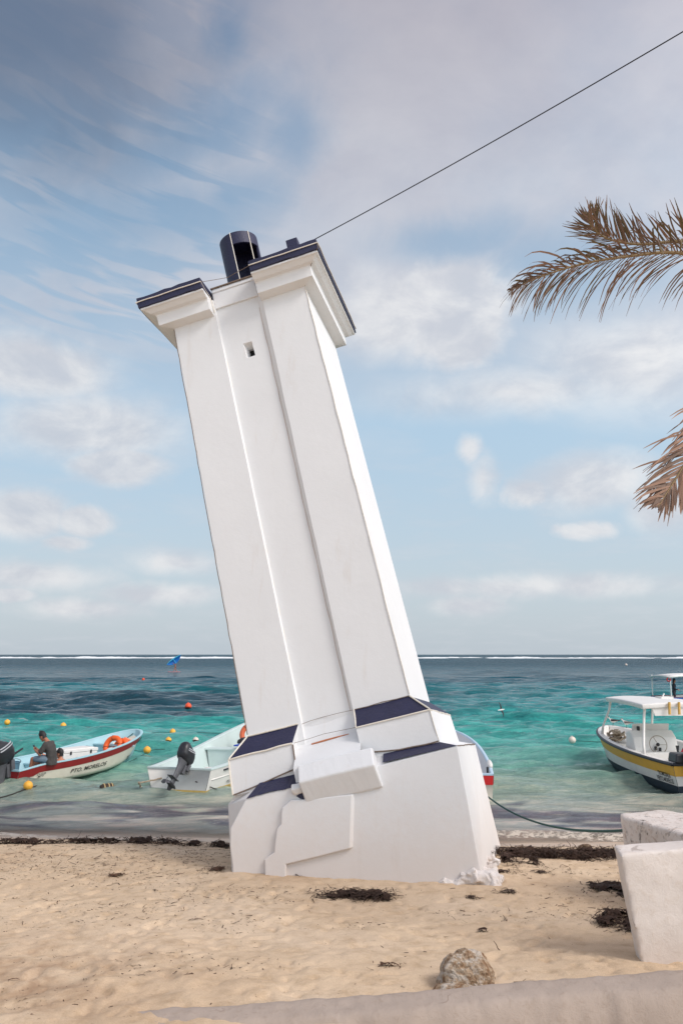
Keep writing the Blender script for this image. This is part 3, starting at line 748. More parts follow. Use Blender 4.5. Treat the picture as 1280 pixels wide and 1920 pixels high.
# rope lights fixed along the edges
def rl(pts, r=.009, m=ROPE, par=tower, wob=.006, name='rope_light'):
    P_ = []
    for a, b_ in zip(pts[:-1], pts[1:]):
        a, b_ = Vector(a), Vector(b_); k_ = max(2, int((b_ - a).length / .18))
        for i in range(k_):
            p = a.lerp(b_, i / k_)
            if i: p += Vector((random.uniform(-wob, wob), random.uniform(-wob, 0), random.uniform(-wob, wob)))
            P_.append(p)
    P_.append(Vector(pts[-1])); return MB().tube(P_, r, 6).build(name, m, par)
e = WT + .415
rl([(-.42, -e, 6.985), (-e, -e, 6.985), (-e, .6, 6.985)])
rl([(.388, -e, 6.985), (e, -e, 6.985), (e, e, 6.985)])
rl([(-.42, -e, 6.985), (-.415, -1.15, 6.90), (-.40, -1.12, 6.62)], .007)
rl([(e, -e, 6.99), (e - .01, -e, 6.90), (WT + .21, -WT - .2, 6.78), (WT + .01, -WT - .01, 6.57)], .006, DARKROPE)
rl([(-WB - .006, -WB - .006, .02), (-WT - .006, -WT - .006, 6.55)], .007, DARKROPE)
rl([(WB + .006, -WB - .006, .02), (WT + .006, -WT - .006, 6.55)], .006, ROPE)
rl([(.316, -hw(0) + DREC - .003, .0), (.316, -hw(3) + DREC - .003, 3), (.318, -WT + DREC - .003, 6.5)], .004, mat('pale_cable', srgb(196, 178, 164), .7, .2, 20))
rl([(-.385, -hw(0) + DREC - .0, .0), (-.385, -WT + DREC, 6.6)], .005, ROPE)
g = WB + .25
rl([(-.51, -g - .008, -.252), (-g - .006, -g - .008, -.262), (-g - .03, -g - .03, -.73)], .012)
rl([(-g, -g, -.25), (-WB - .01, -WB - .01, .0), (-.44, -WB - .012, .0)], .012)
rl([(.38, -WB - .012, .0), (.40, -g - .008, -.255), (g, -g - .008, -.258), (g, g, -.27)], .010)
rl([(WB + .0, -WB - .012, .0), (g, -g - .004, -.25)], .011)
rl([(.385, -WB - .012, .0), (WB + .01, -WB - .012, .0)], .006, DARKROPE)
rl([(g, -g - .008, -.26), (g + .02, -g - .02, -.70)], .006)
rl([(-g - .02, -g - .03, -.73), (-.95, -g - .05, -.66), (-.52, -g - .035, -.585), (-.50, -g - .012, -.27)], .010, DARKROPE)
rl([(.48, -g - .03, -.60), (.9, -g - .035, -.665), (1.25, -g - .035, -.68), (1.43, -g - .03, -.675), (1.43, 1.2, -.69)], .010, DARKROPE)
rl([(1.68, -1.66, -.79), (1.69, 1.5, -.80)], .008, DARKROPE)
rl([(-.42, -1.16, -.02), (-.1, -1.115, .01), (.37, -1.17, -.0)], .003, DARKROPE)
rl([(-.50, -1.34, -.25), (-.1, -1.22, -.22), (.40, -1.40, -.25)], .003, DARKROPE)
rl([(-.42, -e, 6.97), (0.0, -e + .1, 6.96), (.388, -e, 6.97)], .004, DARKROPE)

# power line running from the cornice to the right, over the camera's side
pA = TMW @ Vector((1.47, -1.45, 7.10))
pB = at_y(1500, -72, 8.2); V = []
for i in range(41):
    t = i / 40 * 1.9; p = pA.lerp(pB, t); p.z -= .26 * 4 * (t * .5) * (1 - t * .5) * .9; V.append(p)
# keep the visible end on course
off = V[21] - pA.lerp(pB, 21 / 40 * 1.9)
V = [p - off * (i / 21) for i, p in enumerate(V)]
tag(MB().tube(V, .0085, 6).build('power_line', mat('black_cable', (.02, .021, .028), .5, .1)), 'dark power line running up to the right from the tower top', 'cable')

# ================================================================== CONCRETE BLOCKS AND LOW WALL
def lumpy(o, amp, scale, seed, sub=.08):
    """voxel remesh + noise so concrete has worn arrises"""
    r = o.modifiers.new('remesh', 'REMESH'); r.mode = 'VOXEL'; r.voxel_size = sub; r.use_smooth_shade = True
    s_ = o.modifiers.new('sm', 'SMOOTH'); s_.iterations = 2; s_.factor = .5
    for i, (a, sc) in enumerate(((amp, scale), (amp * .45, scale * .3))):
        t = bpy.data.textures.new('worn', 'CLOUDS'); t.noise_scale = sc; t.noise_depth = 3
        d = o.modifiers.new('d', 'DISPLACE'); d.texture = t; d.strength = a; d.mid_level = .5; d.texture_coords = 'GLOBAL'
def concrete(name, base, dirt, dirt_amt, rough_spots=0., bs=.4):
    m = bpy.data.materials.new(name); m.use_nodes = True; T = NT(m.node_tree); b = T.n['Principled BSDF']
    P = T.new('ShaderNodeNewGeometry').outputs['Position']; N = T.new('ShaderNodeNewGeometry').outputs['Normal']
    a = T.noise(P, 1.6, 5, .6); f = T.noise(P, 14, 6, .72, .4); g = T.noise(P, 70, 4, .7)
    c = T.mix(1.0, c4(base), T.ramp(a, [(.3, (.90, .89, .88)), (.7, (1.04, 1.04, 1.04))]), 'MULTIPLY')
    c = T.mix(T.math('MULTIPLY', T.step(f, .50, .72), dirt_amt), c, c4(dirt))
    if rough_spots:
        sp = T.noise(T.scale(P, (1, 1, .45)), 9, 7, .8, .6); msk = T.step(sp, .56, .64)
        c = T.mix(T.math('MULTIPLY', msk, rough_spots), c, c4(srgb(84, 74, 64)))
    else:
        sp = T.noise(P, 5.0, 3, .5); c = T.mix(T.math('MULTIPLY', T.step(sp, .74, .77), .6), c, c4(srgb(140, 116, 98)))
    T.put(b.inputs['Base Color'], c); b.inputs['Roughness'].default_value = .85; b.inputs['Specular IOR Level'].default_value = .25
    bp = T.new('ShaderNodeBump'); bp.inputs['Strength'].default_value = bs; bp.inputs['Distance'].default_value = .015
    cr = T.new('ShaderNodeTexVoronoi', feature='DISTANCE_TO_EDGE'); T.put(cr.inputs['Vector'], T.vmath('ADD', P, T.scale(P, (.0, .0, .0)))); cr.inputs['Scale'].default_value = 1.1
    wv = T.new('ShaderNodeTexNoise'); wv.inputs['Scale'].default_value = 3; wv.inputs['Detail'].default_value = 5; T.put(wv.inputs['Vector'], P); T.put(cr.inputs['Vector'], T.vmath('ADD', P, T.scale(wv.outputs['Color'], (.45, .45, .45))))
    crk = T.math('MULTIPLY', T.step(cr.outputs['Distance'], .012, .003), T.step(a, .50, .58))
    c = T.mix(T.math('MULTIPLY', crk, .45), c, c4(srgb(120, 100, 86))); T.put(b.inputs['Base Color'], c)
    T.put(bp.inputs['Height'], T.math('ADD', T.math('ADD', f, T.math('MULTIPLY', a, 1.5)), T.math('MULTIPLY', g, .25))); T.put(b.inputs['Normal'], bp.outputs[0]); return m
CW = concrete('white_washed_concrete', srgb(220, 210, 202), srgb(204, 188, 172), .5)
CR = concrete('weathered_concrete', srgb(218, 208, 200), srgb(176, 150, 132), .95, .85, bs=.9)
CL = concrete('low_wall_concrete', srgb(168, 153, 141), srgb(150, 134, 120), .7, bs=.6)
# near block: overhanging left face
def ext(name, quad_front, depth_vec, m, amp, sub, seed, label, cat):
    B = MB(); B.prism(quad_front, depth_vec); o = B.build(name, m); lumpy(o, amp, .5, seed, sub); return tag(o, label, cat)
ext('concrete_block', [(2.64, 8.14, .35), (5.4, 8.2, .35), (5.4, 8.2, 1.76), (2.42, 8.05, 1.58)], (.04, .30, .02), CW, .018, .022, 1, 'white painted concrete block in front, its left end leaning out over the sand', 'block')
bb = MB()
top = [(3.25, 10.62, 1.44), (3.30, 10.88, 1.44), (3.86, 11.12, 1.43), (5.4, 9.6, 1.49), (5.4, 8.75, 1.50), (3.88, 8.75, 1.46)]
bot = [(3.31, 10.60, .1), (3.36, 10.86, .1), (3.86, 11.1, .1), (5.4, 9.6, .1), (5.4, 8.75, .1), (3.98, 8.75, .1)]
bb.add(bot + top, [tuple(range(6))[::-1], tuple(range(6, 12))] + [(i, (i + 1) % 6, 6 + (i + 1) % 6, 6 + i) for i in range(6)])
bo = bb.build('concrete_block', CR); lumpy(bo, .04, .5, 3, .028); tag(bo, 'weathered pitted concrete block behind the painted one, nearer the water, tied with a rope', 'block')
# long low wall across the bottom of the view
def low_wall():
    B = MB(); V = []; F_ = []; n = 150; xs_ = [-1.75 + 7.2 * i / n for i in range(n + 1)]; pts = None
    for i, x in enumerate(xs_):
        zt = np.interp(x, [-1.75, -1.35, 0, 1.45, 2.6, 5.4], [.665, .725, .80, .925, 1.0, 1.12])
        j = n1(x * 2.3, 1, 300, 4) - .5; k_ = n1(x * 9, 4, 310, 3) - .5; q_ = n1(x * 1.1, 9, 320, 3) - .5
        yf = 7.02 + .05 * j + .025 * k_; yn = 6.74 + .10 * q_ + .03 * k_
        prof = [(yf + .02, .25), (yf + .012, zt - .10), (yf, zt - .018 + .01 * k_), (yf - .035, zt + .006 * k_), (yf - .11, zt - .008 + .02 * j), ((yf + yn) / 2, zt - .018 + .012 * k_),
                (yn + .035, zt - .030 + .012 * q_), (yn, zt - .048 + .02 * k_), (yn - .035, zt - .11), (yn - .10, zt - .30), (yn - .16, .25)]
        for y, z in prof: V.append((x + .012 * k_, y, max(z, .25)))
        m_ = len(prof)
        if i:
            a = (i - 1) * m_
            F_ += [(a + t, a + m_ + t, a + m_ + t + 1, a + t + 1) for t in range(m_ - 1)]
    F_ += [tuple(range(m_)), tuple(reversed(range(n * m_, n * m_ + m_)))]
    B.add(V, F_); o = B.build('low_wall', CL, smooth=True, fix=True)
    su = o.modifiers.new('s', 'SUBSURF'); su.levels = su.render_levels = 1
    t = bpy.data.textures.new('chips', 'CLOUDS'); t.noise_scale = .12; t.noise_depth = 4
    d = o.modifiers.new('d', 'DISPLACE'); d.texture = t; d.strength = .022; d.texture_coords = 'GLOBAL'
    return tag(o, 'low rough concrete wall running across the bottom, sinking into the sand at its left end', 'wall')
low_wall()

# ================================================================== ROCKS
def rockmat(name, a, b_, c_):
    m = bpy.data.materials.new(name); m.use_nodes = True; T = NT(m.node_tree); b = T.n['Principled BSDF']
    P = T.new('ShaderNodeNewGeometry').outputs['Position']
    n = T.noise(P, 9, 8, .72, .6); n2 = T.noise(P, 34, 6, .75, .4)
    c = T.ramp(n, [(.38, a), (.48, b_), (.58, c_)]); c = T.mix(.8, c, T.ramp(n2, [(.36, (.42, .38, .36)), (.52, (1, 1, 1)), (.7, (1.2, 1.2, 1.2))]), 'MULTIPLY')
    T.put(b.inputs['Base Color'], c); b.inputs['Roughness'].default_value = .9; b.inputs['Specular IOR Level'].default_value = .2
    bp = T.new('ShaderNodeBump'); bp.inputs['Strength'].default_value = 1; bp.inputs['Distance'].default_value = .03
    T.put(bp.inputs['Height'], T.math('ADD', n, T.math('MULTIPLY', n2, .6))); T.put(b.inputs['Normal'], bp.outputs[0]); return m
ROCK = rockmat('coral_rock', srgb(140, 108, 80), srgb(178, 154, 128), srgb(202, 190, 176)); DROCK = rockmat('dark_rock', srgb(70, 56, 44), srgb(112, 92, 74), srgb(150, 130, 112))
def rock(c, size, m, seed, label, fl=3., n=56, boxy=3.4, name='rock', group=None):
    B = MB(); sx, sy, sz_ = size
    def fn(u, v):
        a = 2 * math.pi * u; b_ = math.pi * v
        d = Vector((math.cos(a) * math.sin(b_), math.sin(a) * math.sin(b_), math.cos(b_)))
        k_ = 1 / (abs(d.x) ** boxy + abs(d.y) ** boxy + abs(d.z) ** boxy) ** (1 / boxy)
        r = k_ * (.84 + .22 * (n1(d.x * 1.6 + seed, d.z * 1.6 + d.y, seed, 5) + n1(d.y * 2 + 5, d.z * 2 - d.x, seed + 3, 4) - 1.) + .13 * (n1(d.x * 9 + d.y * 4, d.z * 9 + seed, seed + 9, 3) - .5))
        w = 1 - .26 * max(0, d.z)
        return Vector((d.x * r * sx * w, d.y * r * sy * w, d.z * r * sz_))
    B.grid(fn, n, n // 2, True)
    o = B.build(name, m, smooth=False, loc=c); return tag(o, label, 'rock', group)
rock((.99, 7.52, sz(.99, 7.52) + .05), (.262, .21, .235), ROCK, 4, 'pale pitted coral rock standing in the sand just behind the low wall', n=80)
rock((.87, 7.32, sz(.87, 7.3) + .0), (.22, .14, .10), ROCK, 14, 'flat sandy rock slab at the foot of the pale pitted rock', n=40)
for (px, py, w, h_, sd_, lb) in [(1096, 1603, 34, 20, 3, 'dark square rock in the weed line between tower and blocks'), (1022, 1600, 22, 10, 5, 'small rounded brown rock at the weed line right of the tower'),
                          (975, 1592, 14, 6, 6, 'smallest brown pebble on wet sand right of the tower'), (1131, 1598, 13, 7, 8, 'small brown rock beside the dark square rock')]:
    p = at_z(px, py, .32); k_ = p.length / F
    z = sz(p.x, p.y); rock((p.x, p.y, z + h_ * k_ * .2), (w * k_ / 2, w * k_ * .4, h_ * k_ * .75), DROCK, sd_, lb, n=26)

# ================================================================== SEAWEED
SW = mat('dried_seaweed', srgb(62, 45, 36), .85, .5, 9, spec=.3); SW2 = mat('brown_seaweed', srgb(86, 62, 46), .85, .45, 9, spec=.3)
def strand(B, x, y, z, ln, w, rnd):
    a = rnd.uniform(0, 6.28); p = Vector((x, y, z)); d = Vector((math.cos(a), math.sin(a), rnd.uniform(-.1, .18))); n = 3
    pts = [p.copy()]
    for i in range(n):
        d = (d + Vector((rnd.uniform(-.6, .6), rnd.uniform(-.6, .6), rnd.uniform(-.45, .2)))).normalized(); p = p + d * ln / n; pts.append(p.copy())
    s = Vector((-math.sin(a), math.cos(a), rnd.uniform(-.8, .8))).normalized() * w / 2; k_ = len(B.v)
    for i, q_ in enumerate(pts):
        t = 1 - .6 * i / n; B.v += [tuple(q_ - s * t), tuple(q_ + s * t)]
        if i: B.f.append((k_ + 2 * i - 2, k_ + 2 * i, k_ + 2 * i + 1, k_ + 2 * i - 1))
def weed_heap(name, spots, label, seed, m=SW, ln=.07, w=.012, dens=2600, hgt=.05):
    """spots: (x, y, rx, ry, density factor)"""
    B = MB(); rnd = random.Random(seed)
    for (cx, cy, rx, ry, df) in spots:
        # matted core, an uneven low crust
        nu = max(10, int(rx * 2 / .035)); nv = max(6, int(ry * 2 / .03)); idx = {}
        nu = min(nu, 260)
        for i in range(nu):
            for j in range(nv):
                u = -1 + 2 * i / (nu - 1); v = -1 + 2 * j / (nv - 1); x = cx + u * rx; y = cy + v * ry
                k_ = n1(x * 6, y * 8, seed, 4); e = .82 - (abs(u) ** 2 + v * v) - (k_ - .5) * 3.4
                if rx > 1: e = 1 - v * v - (k_ - .46) * 2.6 - max(0, abs(u) - .93) * 12
                if e > .25 * (2 - df):
                    idx[(i, j)] = len(B.v); B.v.append((x, y, sz(x, y) + .004 + hgt * min(1, e) * (.25 + n1(x * 22, y * 22, seed + 3, 3) * 1.3)))
        for (i, j), a in list(idx.items()):
            b_, c_, d_ = idx.get((i + 1, j)), idx.get((i + 1, j + 1)), idx.get((i, j + 1))
            if None not in (b_, c_, d_): B.f.append((a, b_, c_, d_))
        N = int(dens * rx * ry * 4 * df * (1.5 if rx <= 1 else 1))
        for _ in range(N):
            u = rnd.gauss(0, .62) if rx <= 1 else rnd.uniform(-1.0, 1.0); v = rnd.gauss(0, .6); x = cx + u * rx; y = cy + v * ry
            if n1(x * 6, y * 8, seed, 4) > .60 - .1 * abs(v): continue
            strand(B, x, y, sz(x, y) + rnd.uniform(.0, hgt), ln * rnd.uniform(.5, 1.5), w, rnd)
    o = B.build(name, m, fix=False); tag(o, label, 'seaweed'); return o
def S2(px, py, z=.55): p = at_z(px, py, z); return p.x, p.y
# left tide line, broken into stretches
spots = []
for a_, b_, yy, ry, df in [(-30, 130, 1588, .16, 1.05), (125, 215, 1587, .13, 1.1), (205, 330, 1585, .22, 1.3), (325, 395, 1591, .11, 1.), (390, 436, 1593, .15, 1.1)]:
    x0, y0 = S2(a_, yy, .24); x1, _ = S2(b_, yy, .24); spots.append(((x0 + x1) / 2, y0 + .0, (x1 - x0) / 2 * 1.08, ry, df))
w_ = weed_heap('seaweed_line', spots, 'long dark line of seaweed along the water left of the tower', 5, dens=800, hgt=.075, ln=.11, w=.016)
w_['category'] = 'seaweed'
spots = []
for a_, b_, yy, ry, df in [(912, 965, 1599, .16, 1.5), (935, 1050, 1605, .26, 2.2), (1030, 1165, 1608, .36, 2.6), (925, 968, 1628, .22, 1.6), (985, 1020, 1634, .12, 1.4)]:
    x0, y0 = S2(a_, yy, .36); x1, _ = S2(b_, yy, .36); spots.append(((x0 + x1) / 2, y0, (x1 - x0) / 2 * 1.05, ry, df))
weed_heap('seaweed_heap', spots, 'thick dark heap of seaweed between the tower and the white blocks', 6, dens=1300, hgt=.11, ln=.11, w=.014)
x, y = S2(668, 1666, .62); weed_heap('seaweed_clump', [(x, y, .30, .20, 1.3), (x + .24, y - .12, .22, .13, 1.1), (x - .28, y - .06, .18, .12, .8)], 'dark seaweed clump on the sand in front of the tower', 7, dens=1500, hgt=.06, ln=.09, w=.012)
x, y = S2(1180, 1725, .66); weed_heap('seaweed_clump', [(x - .02, y + .35, .16, .20, 1.0), (x + .04, y, .20, .32, 1.3), (x - .18, y + .12, .16, .12, 1.), (x + .12, y - .35, .10, .16, 1.1)], 'dark seaweed caught against the foot of the near white block', 8, dens=1500, hgt=.07, ln=.09, w=.012)
x, y = S2(1148, 1655, .6); weed_heap('seaweed_clump', [(x, y, .30, .40, .9), (x + .1, y - .5, .16, .3, .8)], 'thin scattered seaweed beside the upper part of the near white block', 9, dens=700, hgt=.04, m=SW)
for px, py, w1, lb, sd_ in [(875, 1673, .14, 'small seaweed tuft at the right foot of the tower', 10), (545, 1641, .12, 'small brown seaweed tuft under the tower stair remains', 11), (955, 1662, .18, 'seaweed scraps beside the broken plaster corner of the tower', 12), (905, 1741, .06, 'tiny seaweed scrap on the open sand right of centre', 13),
                        (213, 1642, .16, 'low brown seaweed patch on the sand left of the tower', 14), (425, 1627, .25, 'brown seaweed piled against the left foot of the tower', 15), (728, 1828, .09, 'thin brown seaweed scrap on sand left of the pale rock', 16), (1010, 1632, .30, 'loose seaweed strip below the thick heap', 17), (935, 1630, .2, 'seaweed wad at the right back corner of the tower', 18)]:
    x, y = S2(px, py, .62 if py > 1650 else .5); weed_heap('seaweed_clump', [(x, y, w1, w1 * .5, 1.)], lb, sd_, dens=1500, hgt=.03, ln=.06, w=.009, m=SW2 if 'brown' in lb else SW)
# litter of tiny scraps: nobody could count it
def litter():
    B = MB(); B2 = MB(); rnd = random.Random(3)
    for _ in range(22000):
        x = rnd.uniform(-7.5, 6); y = 7 + 8.0 * rnd.random() ** .8
        d = n1(x * .8, y * 1.6, 401, 4)
        wgt = (.50 + .10 * (x < -.8)) + .14 * max(0, (y - 11.5) / 3.5)
        if d > wgt - .05 - .05 * (x > .5 and y < 12) and rnd.random() > .05: continue
        if abs(x - .2) < 1.8 and 11.2 < y < 15: continue
        s_ = rnd.choice([.5, .5, .7, 1, 1.5, 2.8, 4.5]) * rnd.uniform(.5, 1)
        s_ *= 1 + .6 * max(0, (y - 10) / 4); strand(B if rnd.random() < .6 else B2, x, y, sz(x, y) + .004, .026 * s_, .0065 * s_ ** .35, rnd)
    tag(B.build('seaweed_litter', SW, fix=False), 'fine dark scraps of dried seaweed scattered over the sand', 'seaweed scraps', kind='stuff')
    tag(B2.build('seaweed_litter', SW2, fix=False), 'fine brown scraps of dried seaweed scattered over the sand', 'seaweed scraps', kind='stuff')
litter()

# ================================================================== BOATS
def lp(a, b_, t): return a + (b_ - a) * t
class Hull:
    def __init__(s, L, B, h0, h1, rake=.5, draft=.22, sheer=2.0, stern=.86, full=2.3, dip=0., mid=.38, flare=.80, pw=.62):
        s.pw = pw
        s.L, s.B, s.h0, s.h1, s.rake, s.draft, s.sheer, s.stern, s.full, s.dip, s.mid, s.flare = L, B, h0, h1, rake, draft, sheer, stern, full, dip, mid, flare
    def b(s, t):
        if t < s.mid: u = t / s.mid; k_ = lp(s.stern, 1, math.sin(u * math.pi / 2))
        else: u = (t - s.mid) / (1 - s.mid); k_ = max(0, 1 - u ** s.full) ** s.pw
        return k_ * s.B / 2
    def zg(s, t):
        z = s.h0 + (s.h1 - s.h0) * t ** s.sheer
        if s.dip: z -= s.dip * (1 - min(1, t / .14)) ** 1.0 if t < .14 else 0
        return z
    def P(s, t, v, side, off=0.):
        b_ = s.b(t); zg = s.zg(t); zk = -s.draft + (s.draft + zg * .42) * t ** 6; zc = zk + (zg - zk) * (.20 + .10 * t)
        bc = b_ * s.flare * (1 - .25 * t ** 4)
        if v < .3: u = v / .3; y = bc * u; z = lp(zk, zc, u ** 1.2)
        else: u = (v - .3) / .7; y = lp(bc, b_, u ** .85); z = lp(zc, zg, u)
        x = s.L * t - s.rake * (1 - v) * t ** 5
        p = Vector((x, side * y, z))
        if off:
            e = .004; p1 = s.P(min(1, t + e), v, side); p0 = s.P(max(0, t - e), v, side); q1 = s.P(t, min(1, v + .01), side); q0 = s.P(t, max(.31, v - .01), side)
            n = (p1 - p0).cross(q1 - q0); 
            if n.length > 1e-9:
                n.normalize()
                if n.y * side < 0: n = -n
                p = p + n * off
        return p
    def vat(s, t, z):          # v for a height z
        lo, hi = 0.3, 1.
        for _ in range(18):
            m_ = (lo + hi) / 2
            if s.P(t, m_, 1).z < z: lo = m_
            else: hi = m_
        return lo
TS = [0, .01, .03, .06, .09, .12, .15] + [.15 + .85 * i / 34 for i in range(1, 35)]
TS = TS[:-3] + [.945, .962, .975, .985, .993, .998, 1.0]
VS = [0, .1, .2, .3, .4, .5, .6, .7, .8, .9, 1.]
def strip(h, v0, v1, off, nv=3, sides=(-1, 1), t0=0., t1=1.):
    B = MB(); ts = [t for t in TS if t0 <= t <= t1]
    for sd_ in sides:
        V = []; F_ = []; n = nv + 1
        for i, t in enumerate(ts):
            a = v0(t) if callable(v0) else v0; c = v1(t) if callable(v1) else v1
            for j in range(n): V.append(h.P(t, lp(a, c, j / nv), sd_, off))
            if i: F_ += [((i - 1) * n + j, i * n + j, i * n + j + 1, (i - 1) * n + j + 1) for j in range(nv)]
        B.add(V, F_)
    # across the transom
    if t0 == 0:
        a = v0(0) if callable(v0) else v0; c = v1(0) if callable(v1) else v1
        p = [h.P(0, a, -1), h.P(0, a, 1), h.P(0, c, 1), h.P(0, c, -1)]
        if a == 0: p = [h.P(0, 0, 1)] + [h.P(0, .3, 1), h.P(0, c, 1), h.P(0, c, -1), h.P(0, .3, -1)]
        elif a < .3 < c: p = [h.P(0, a, -1), h.P(0, a, 1), h.P(0, .3, 1), h.P(0, c, 1), h.P(0, c, -1), h.P(0, .3, -1)]
        B.add([q_ + Vector((-off if off else 0, 0, 0)) for q_ in p], [tuple(range(len(p)))])
    return B
def text_on(h, par, txt, side, tc, zc, size, m, lines=1, xs=1., slant=0., flip=False, name='lettering', zfollow=True):
    """lettering laid on the curved side: x runs along the hull, y up it"""
    cu = bpy.data.curves.new('lettering', 'FONT'); cu.body = txt; cu.size = size; cu.align_x = 'CENTER'; cu.align_y = 'CENTER'; cu.shear = slant; cu.space_line = .85; cu.resolution_u = 2; cu.offset = size * .012
    o = bpy.data.objects.new('tmp', cu); COL.objects.link(o); dg = bpy.context.evaluated_depsgraph_get(); me = bpy.data.meshes.new_from_object(o.evaluated_get(dg))
    bpy.data.objects.remove(o)
    import bmesh
    bm = bmesh.new(); bm.from_mesh(me); bmesh.ops.triangulate(bm, faces=bm.faces)
    bmesh.ops.subdivide_edges(bm, edges=[e for e in bm.edges if e.calc_length() > size * .4], cuts=1); bm.to_mesh(me); bm.free()
    d = 1 if side == -1 else -1       # reading direction: stern->bow on starboard, bow->stern on port
    z0 = h.zg(tc)
    for v in me.vertices:
        t = tc + d * v.co.x * xs / h.L; t = min(.985, max(.0, t)); z = zc + v.co.y + ((h.zg(t) - z0) * .6 if zfollow else 0)
        v.co = h.P(t, h.vat(t, z), side, .016)
    r = bpy.data.objects.new(name, me); COL.objects.link(r); r.parent = par; me.materials.clear(); me.materials.append(m); return r
BLACK = mat('black_paint', (.015, .015, .017), .5, .1)
def make_boat(h, loc, head, mats, label, name='fishing_boat', band=None, low=None, rim=.07, inner=.07, floor=.10, thwarts=(), rub=None, foredeck=0., group=None):
    root = empty(name, loc, (0, 0, head)); tag(root, label, 'boat', group)
    hull = strip(h, 0, 1, 0, 12); hull.build('hull', mats['hull'], root, smooth=True)
    if band: strip(h, band[0], band[1], .009, 4).build('painted_band', mats['band'], root, smooth=True)
    if low: strip(h, .02, low, .006, 5).build('bottom_paint', mats['low'], root, smooth=True)
    if rub:
        B = MB()
        for sd_ in (-1, 1): B.tube([h.P(t, .985, sd_, .02) for t in TS], rub, 8)
        B.tube([h.P(0, .985, -1) + Vector((-.02, 0, 0)), h.P(0, .985, 1) + Vector((-.02, 0, 0))], rub, 8); B.build('rubbing_strake', mats['rub'], root, smooth=True)
    # gunwale cap (flat, rounded lip) and inner skin
    G = MB(); I = MB(); fl = lambda t: floor + .0 * t
    for sd_ in (-1, 1):
        V = []; F_ = []; W_ = []; FI = []
        for i, t in enumerate(TS):
            p = h.P(t, 1, sd_, 0); b_ = h.b(t); bi = max(0, b_ - rim); xi = p.x - (.09 if t > .9 else 0) * ((t - .9) / .1 if t > .9 else 0)
            o_ = Vector((p.x, p.y + sd_ * .012, p.z)); up = Vector((0, 0, .022))
            V += [o_ - up * .6, o_ + up * .5, Vector((lp(p.x, xi, .3), sd_ * lp(b_, bi, .3), p.z)) + up, Vector((lp(p.x, xi, .8), sd_ * lp(b_, bi, .8), p.z)) + up, Vector((xi, sd_ * bi, p.z)) + up * .2, Vector((xi, sd_ * bi, p.z)) - up]
            if i: F_ += [((i - 1) * 6 + j, i * 6 + j, i * 6 + (j + 1) % 6, (i - 1) * 6 + (j + 1) % 6) for j in range(6)]
            zf = min(max(fl(t), h.P(t, 0, 1).z + .10), p.z - .05)
            bf = bi * (.80 - .25 * t ** 3); xf = xi - .18 * t ** 4 * (1 if t > .5 else 0)
            W_ += [Vector((xi, sd_ * bi, p.z - .02)), Vector((lp(xi, xf, .3), sd_ * lp(bi, bf, .25), lp(p.z, zf, .35))), Vector((lp(xi, xf, .7), sd_ * lp(bi, bf, .62), lp(p.z, zf, .75))), Vector((xf, sd_ * bf, zf)), Vector((xf, 0, zf))]
            if i: FI += [((i - 1) * 5 + j, i * 5 + j, i * 5 + j + 1, (i - 1) * 5 + j + 1) for j in range(4)]
        G.add(V, F_); I.add(W_, FI)
    # transom: inner face and cap
    z0 = h.zg(0); bi = h.b(0) - rim
    G.box((-.0 + .03, 0, z0 + .004), (.09, 2 * h.b(0), .04)); I.add([(.07, -bi, z0 - .02), (.07, bi, z0 - .02), (.07, bi * .8, floor), (.07, -bi * .8, floor)], [(0, 1, 2, 3)])
    G.build('gunwale', mats['gun'], root, smooth=False, bevel=0); I.build('inner_skin', mats['in'], root, smooth=True)
    for t, wdt, dz in thwarts:
        z = h.zg(t) - dz; b_ = h.b(t) - rim - .005
        MB().prism([(h.L * t - wdt / 2, -b_, z - .05), (h.L * t - wdt / 2, b_, z - .05), (h.L * t - wdt / 2, b_, z), (h.L * t - wdt / 2, -b_, z)], (wdt, 0, 0)).add(
            [(h.L * t - wdt / 2 + .03, -b_ * .9, z - .052), (h.L * t - wdt / 2 + .03, b_ * .9, z - .052), (h.L * t - wdt / 2 + .03, b_ * .8, floor), (h.L * t - wdt / 2 + .03, -b_ * .8, floor)], [(0, 1, 2, 3)]).build('thwart', mats['in'], root, bevel=.012)
    return root
MOT = mat('outboard_black', (.018, .018, .022), .38, .2, 8, stain=((.16, .15, .14), 7, .62, .35)); MOTG = mat('outboard_grey', (.10, .10, .11), .5, .25, 9, stain=((.35, .33, .30), 12, .6, .5)); STR = mat('decal_silver', (.45, .45, .47), .4, .1)
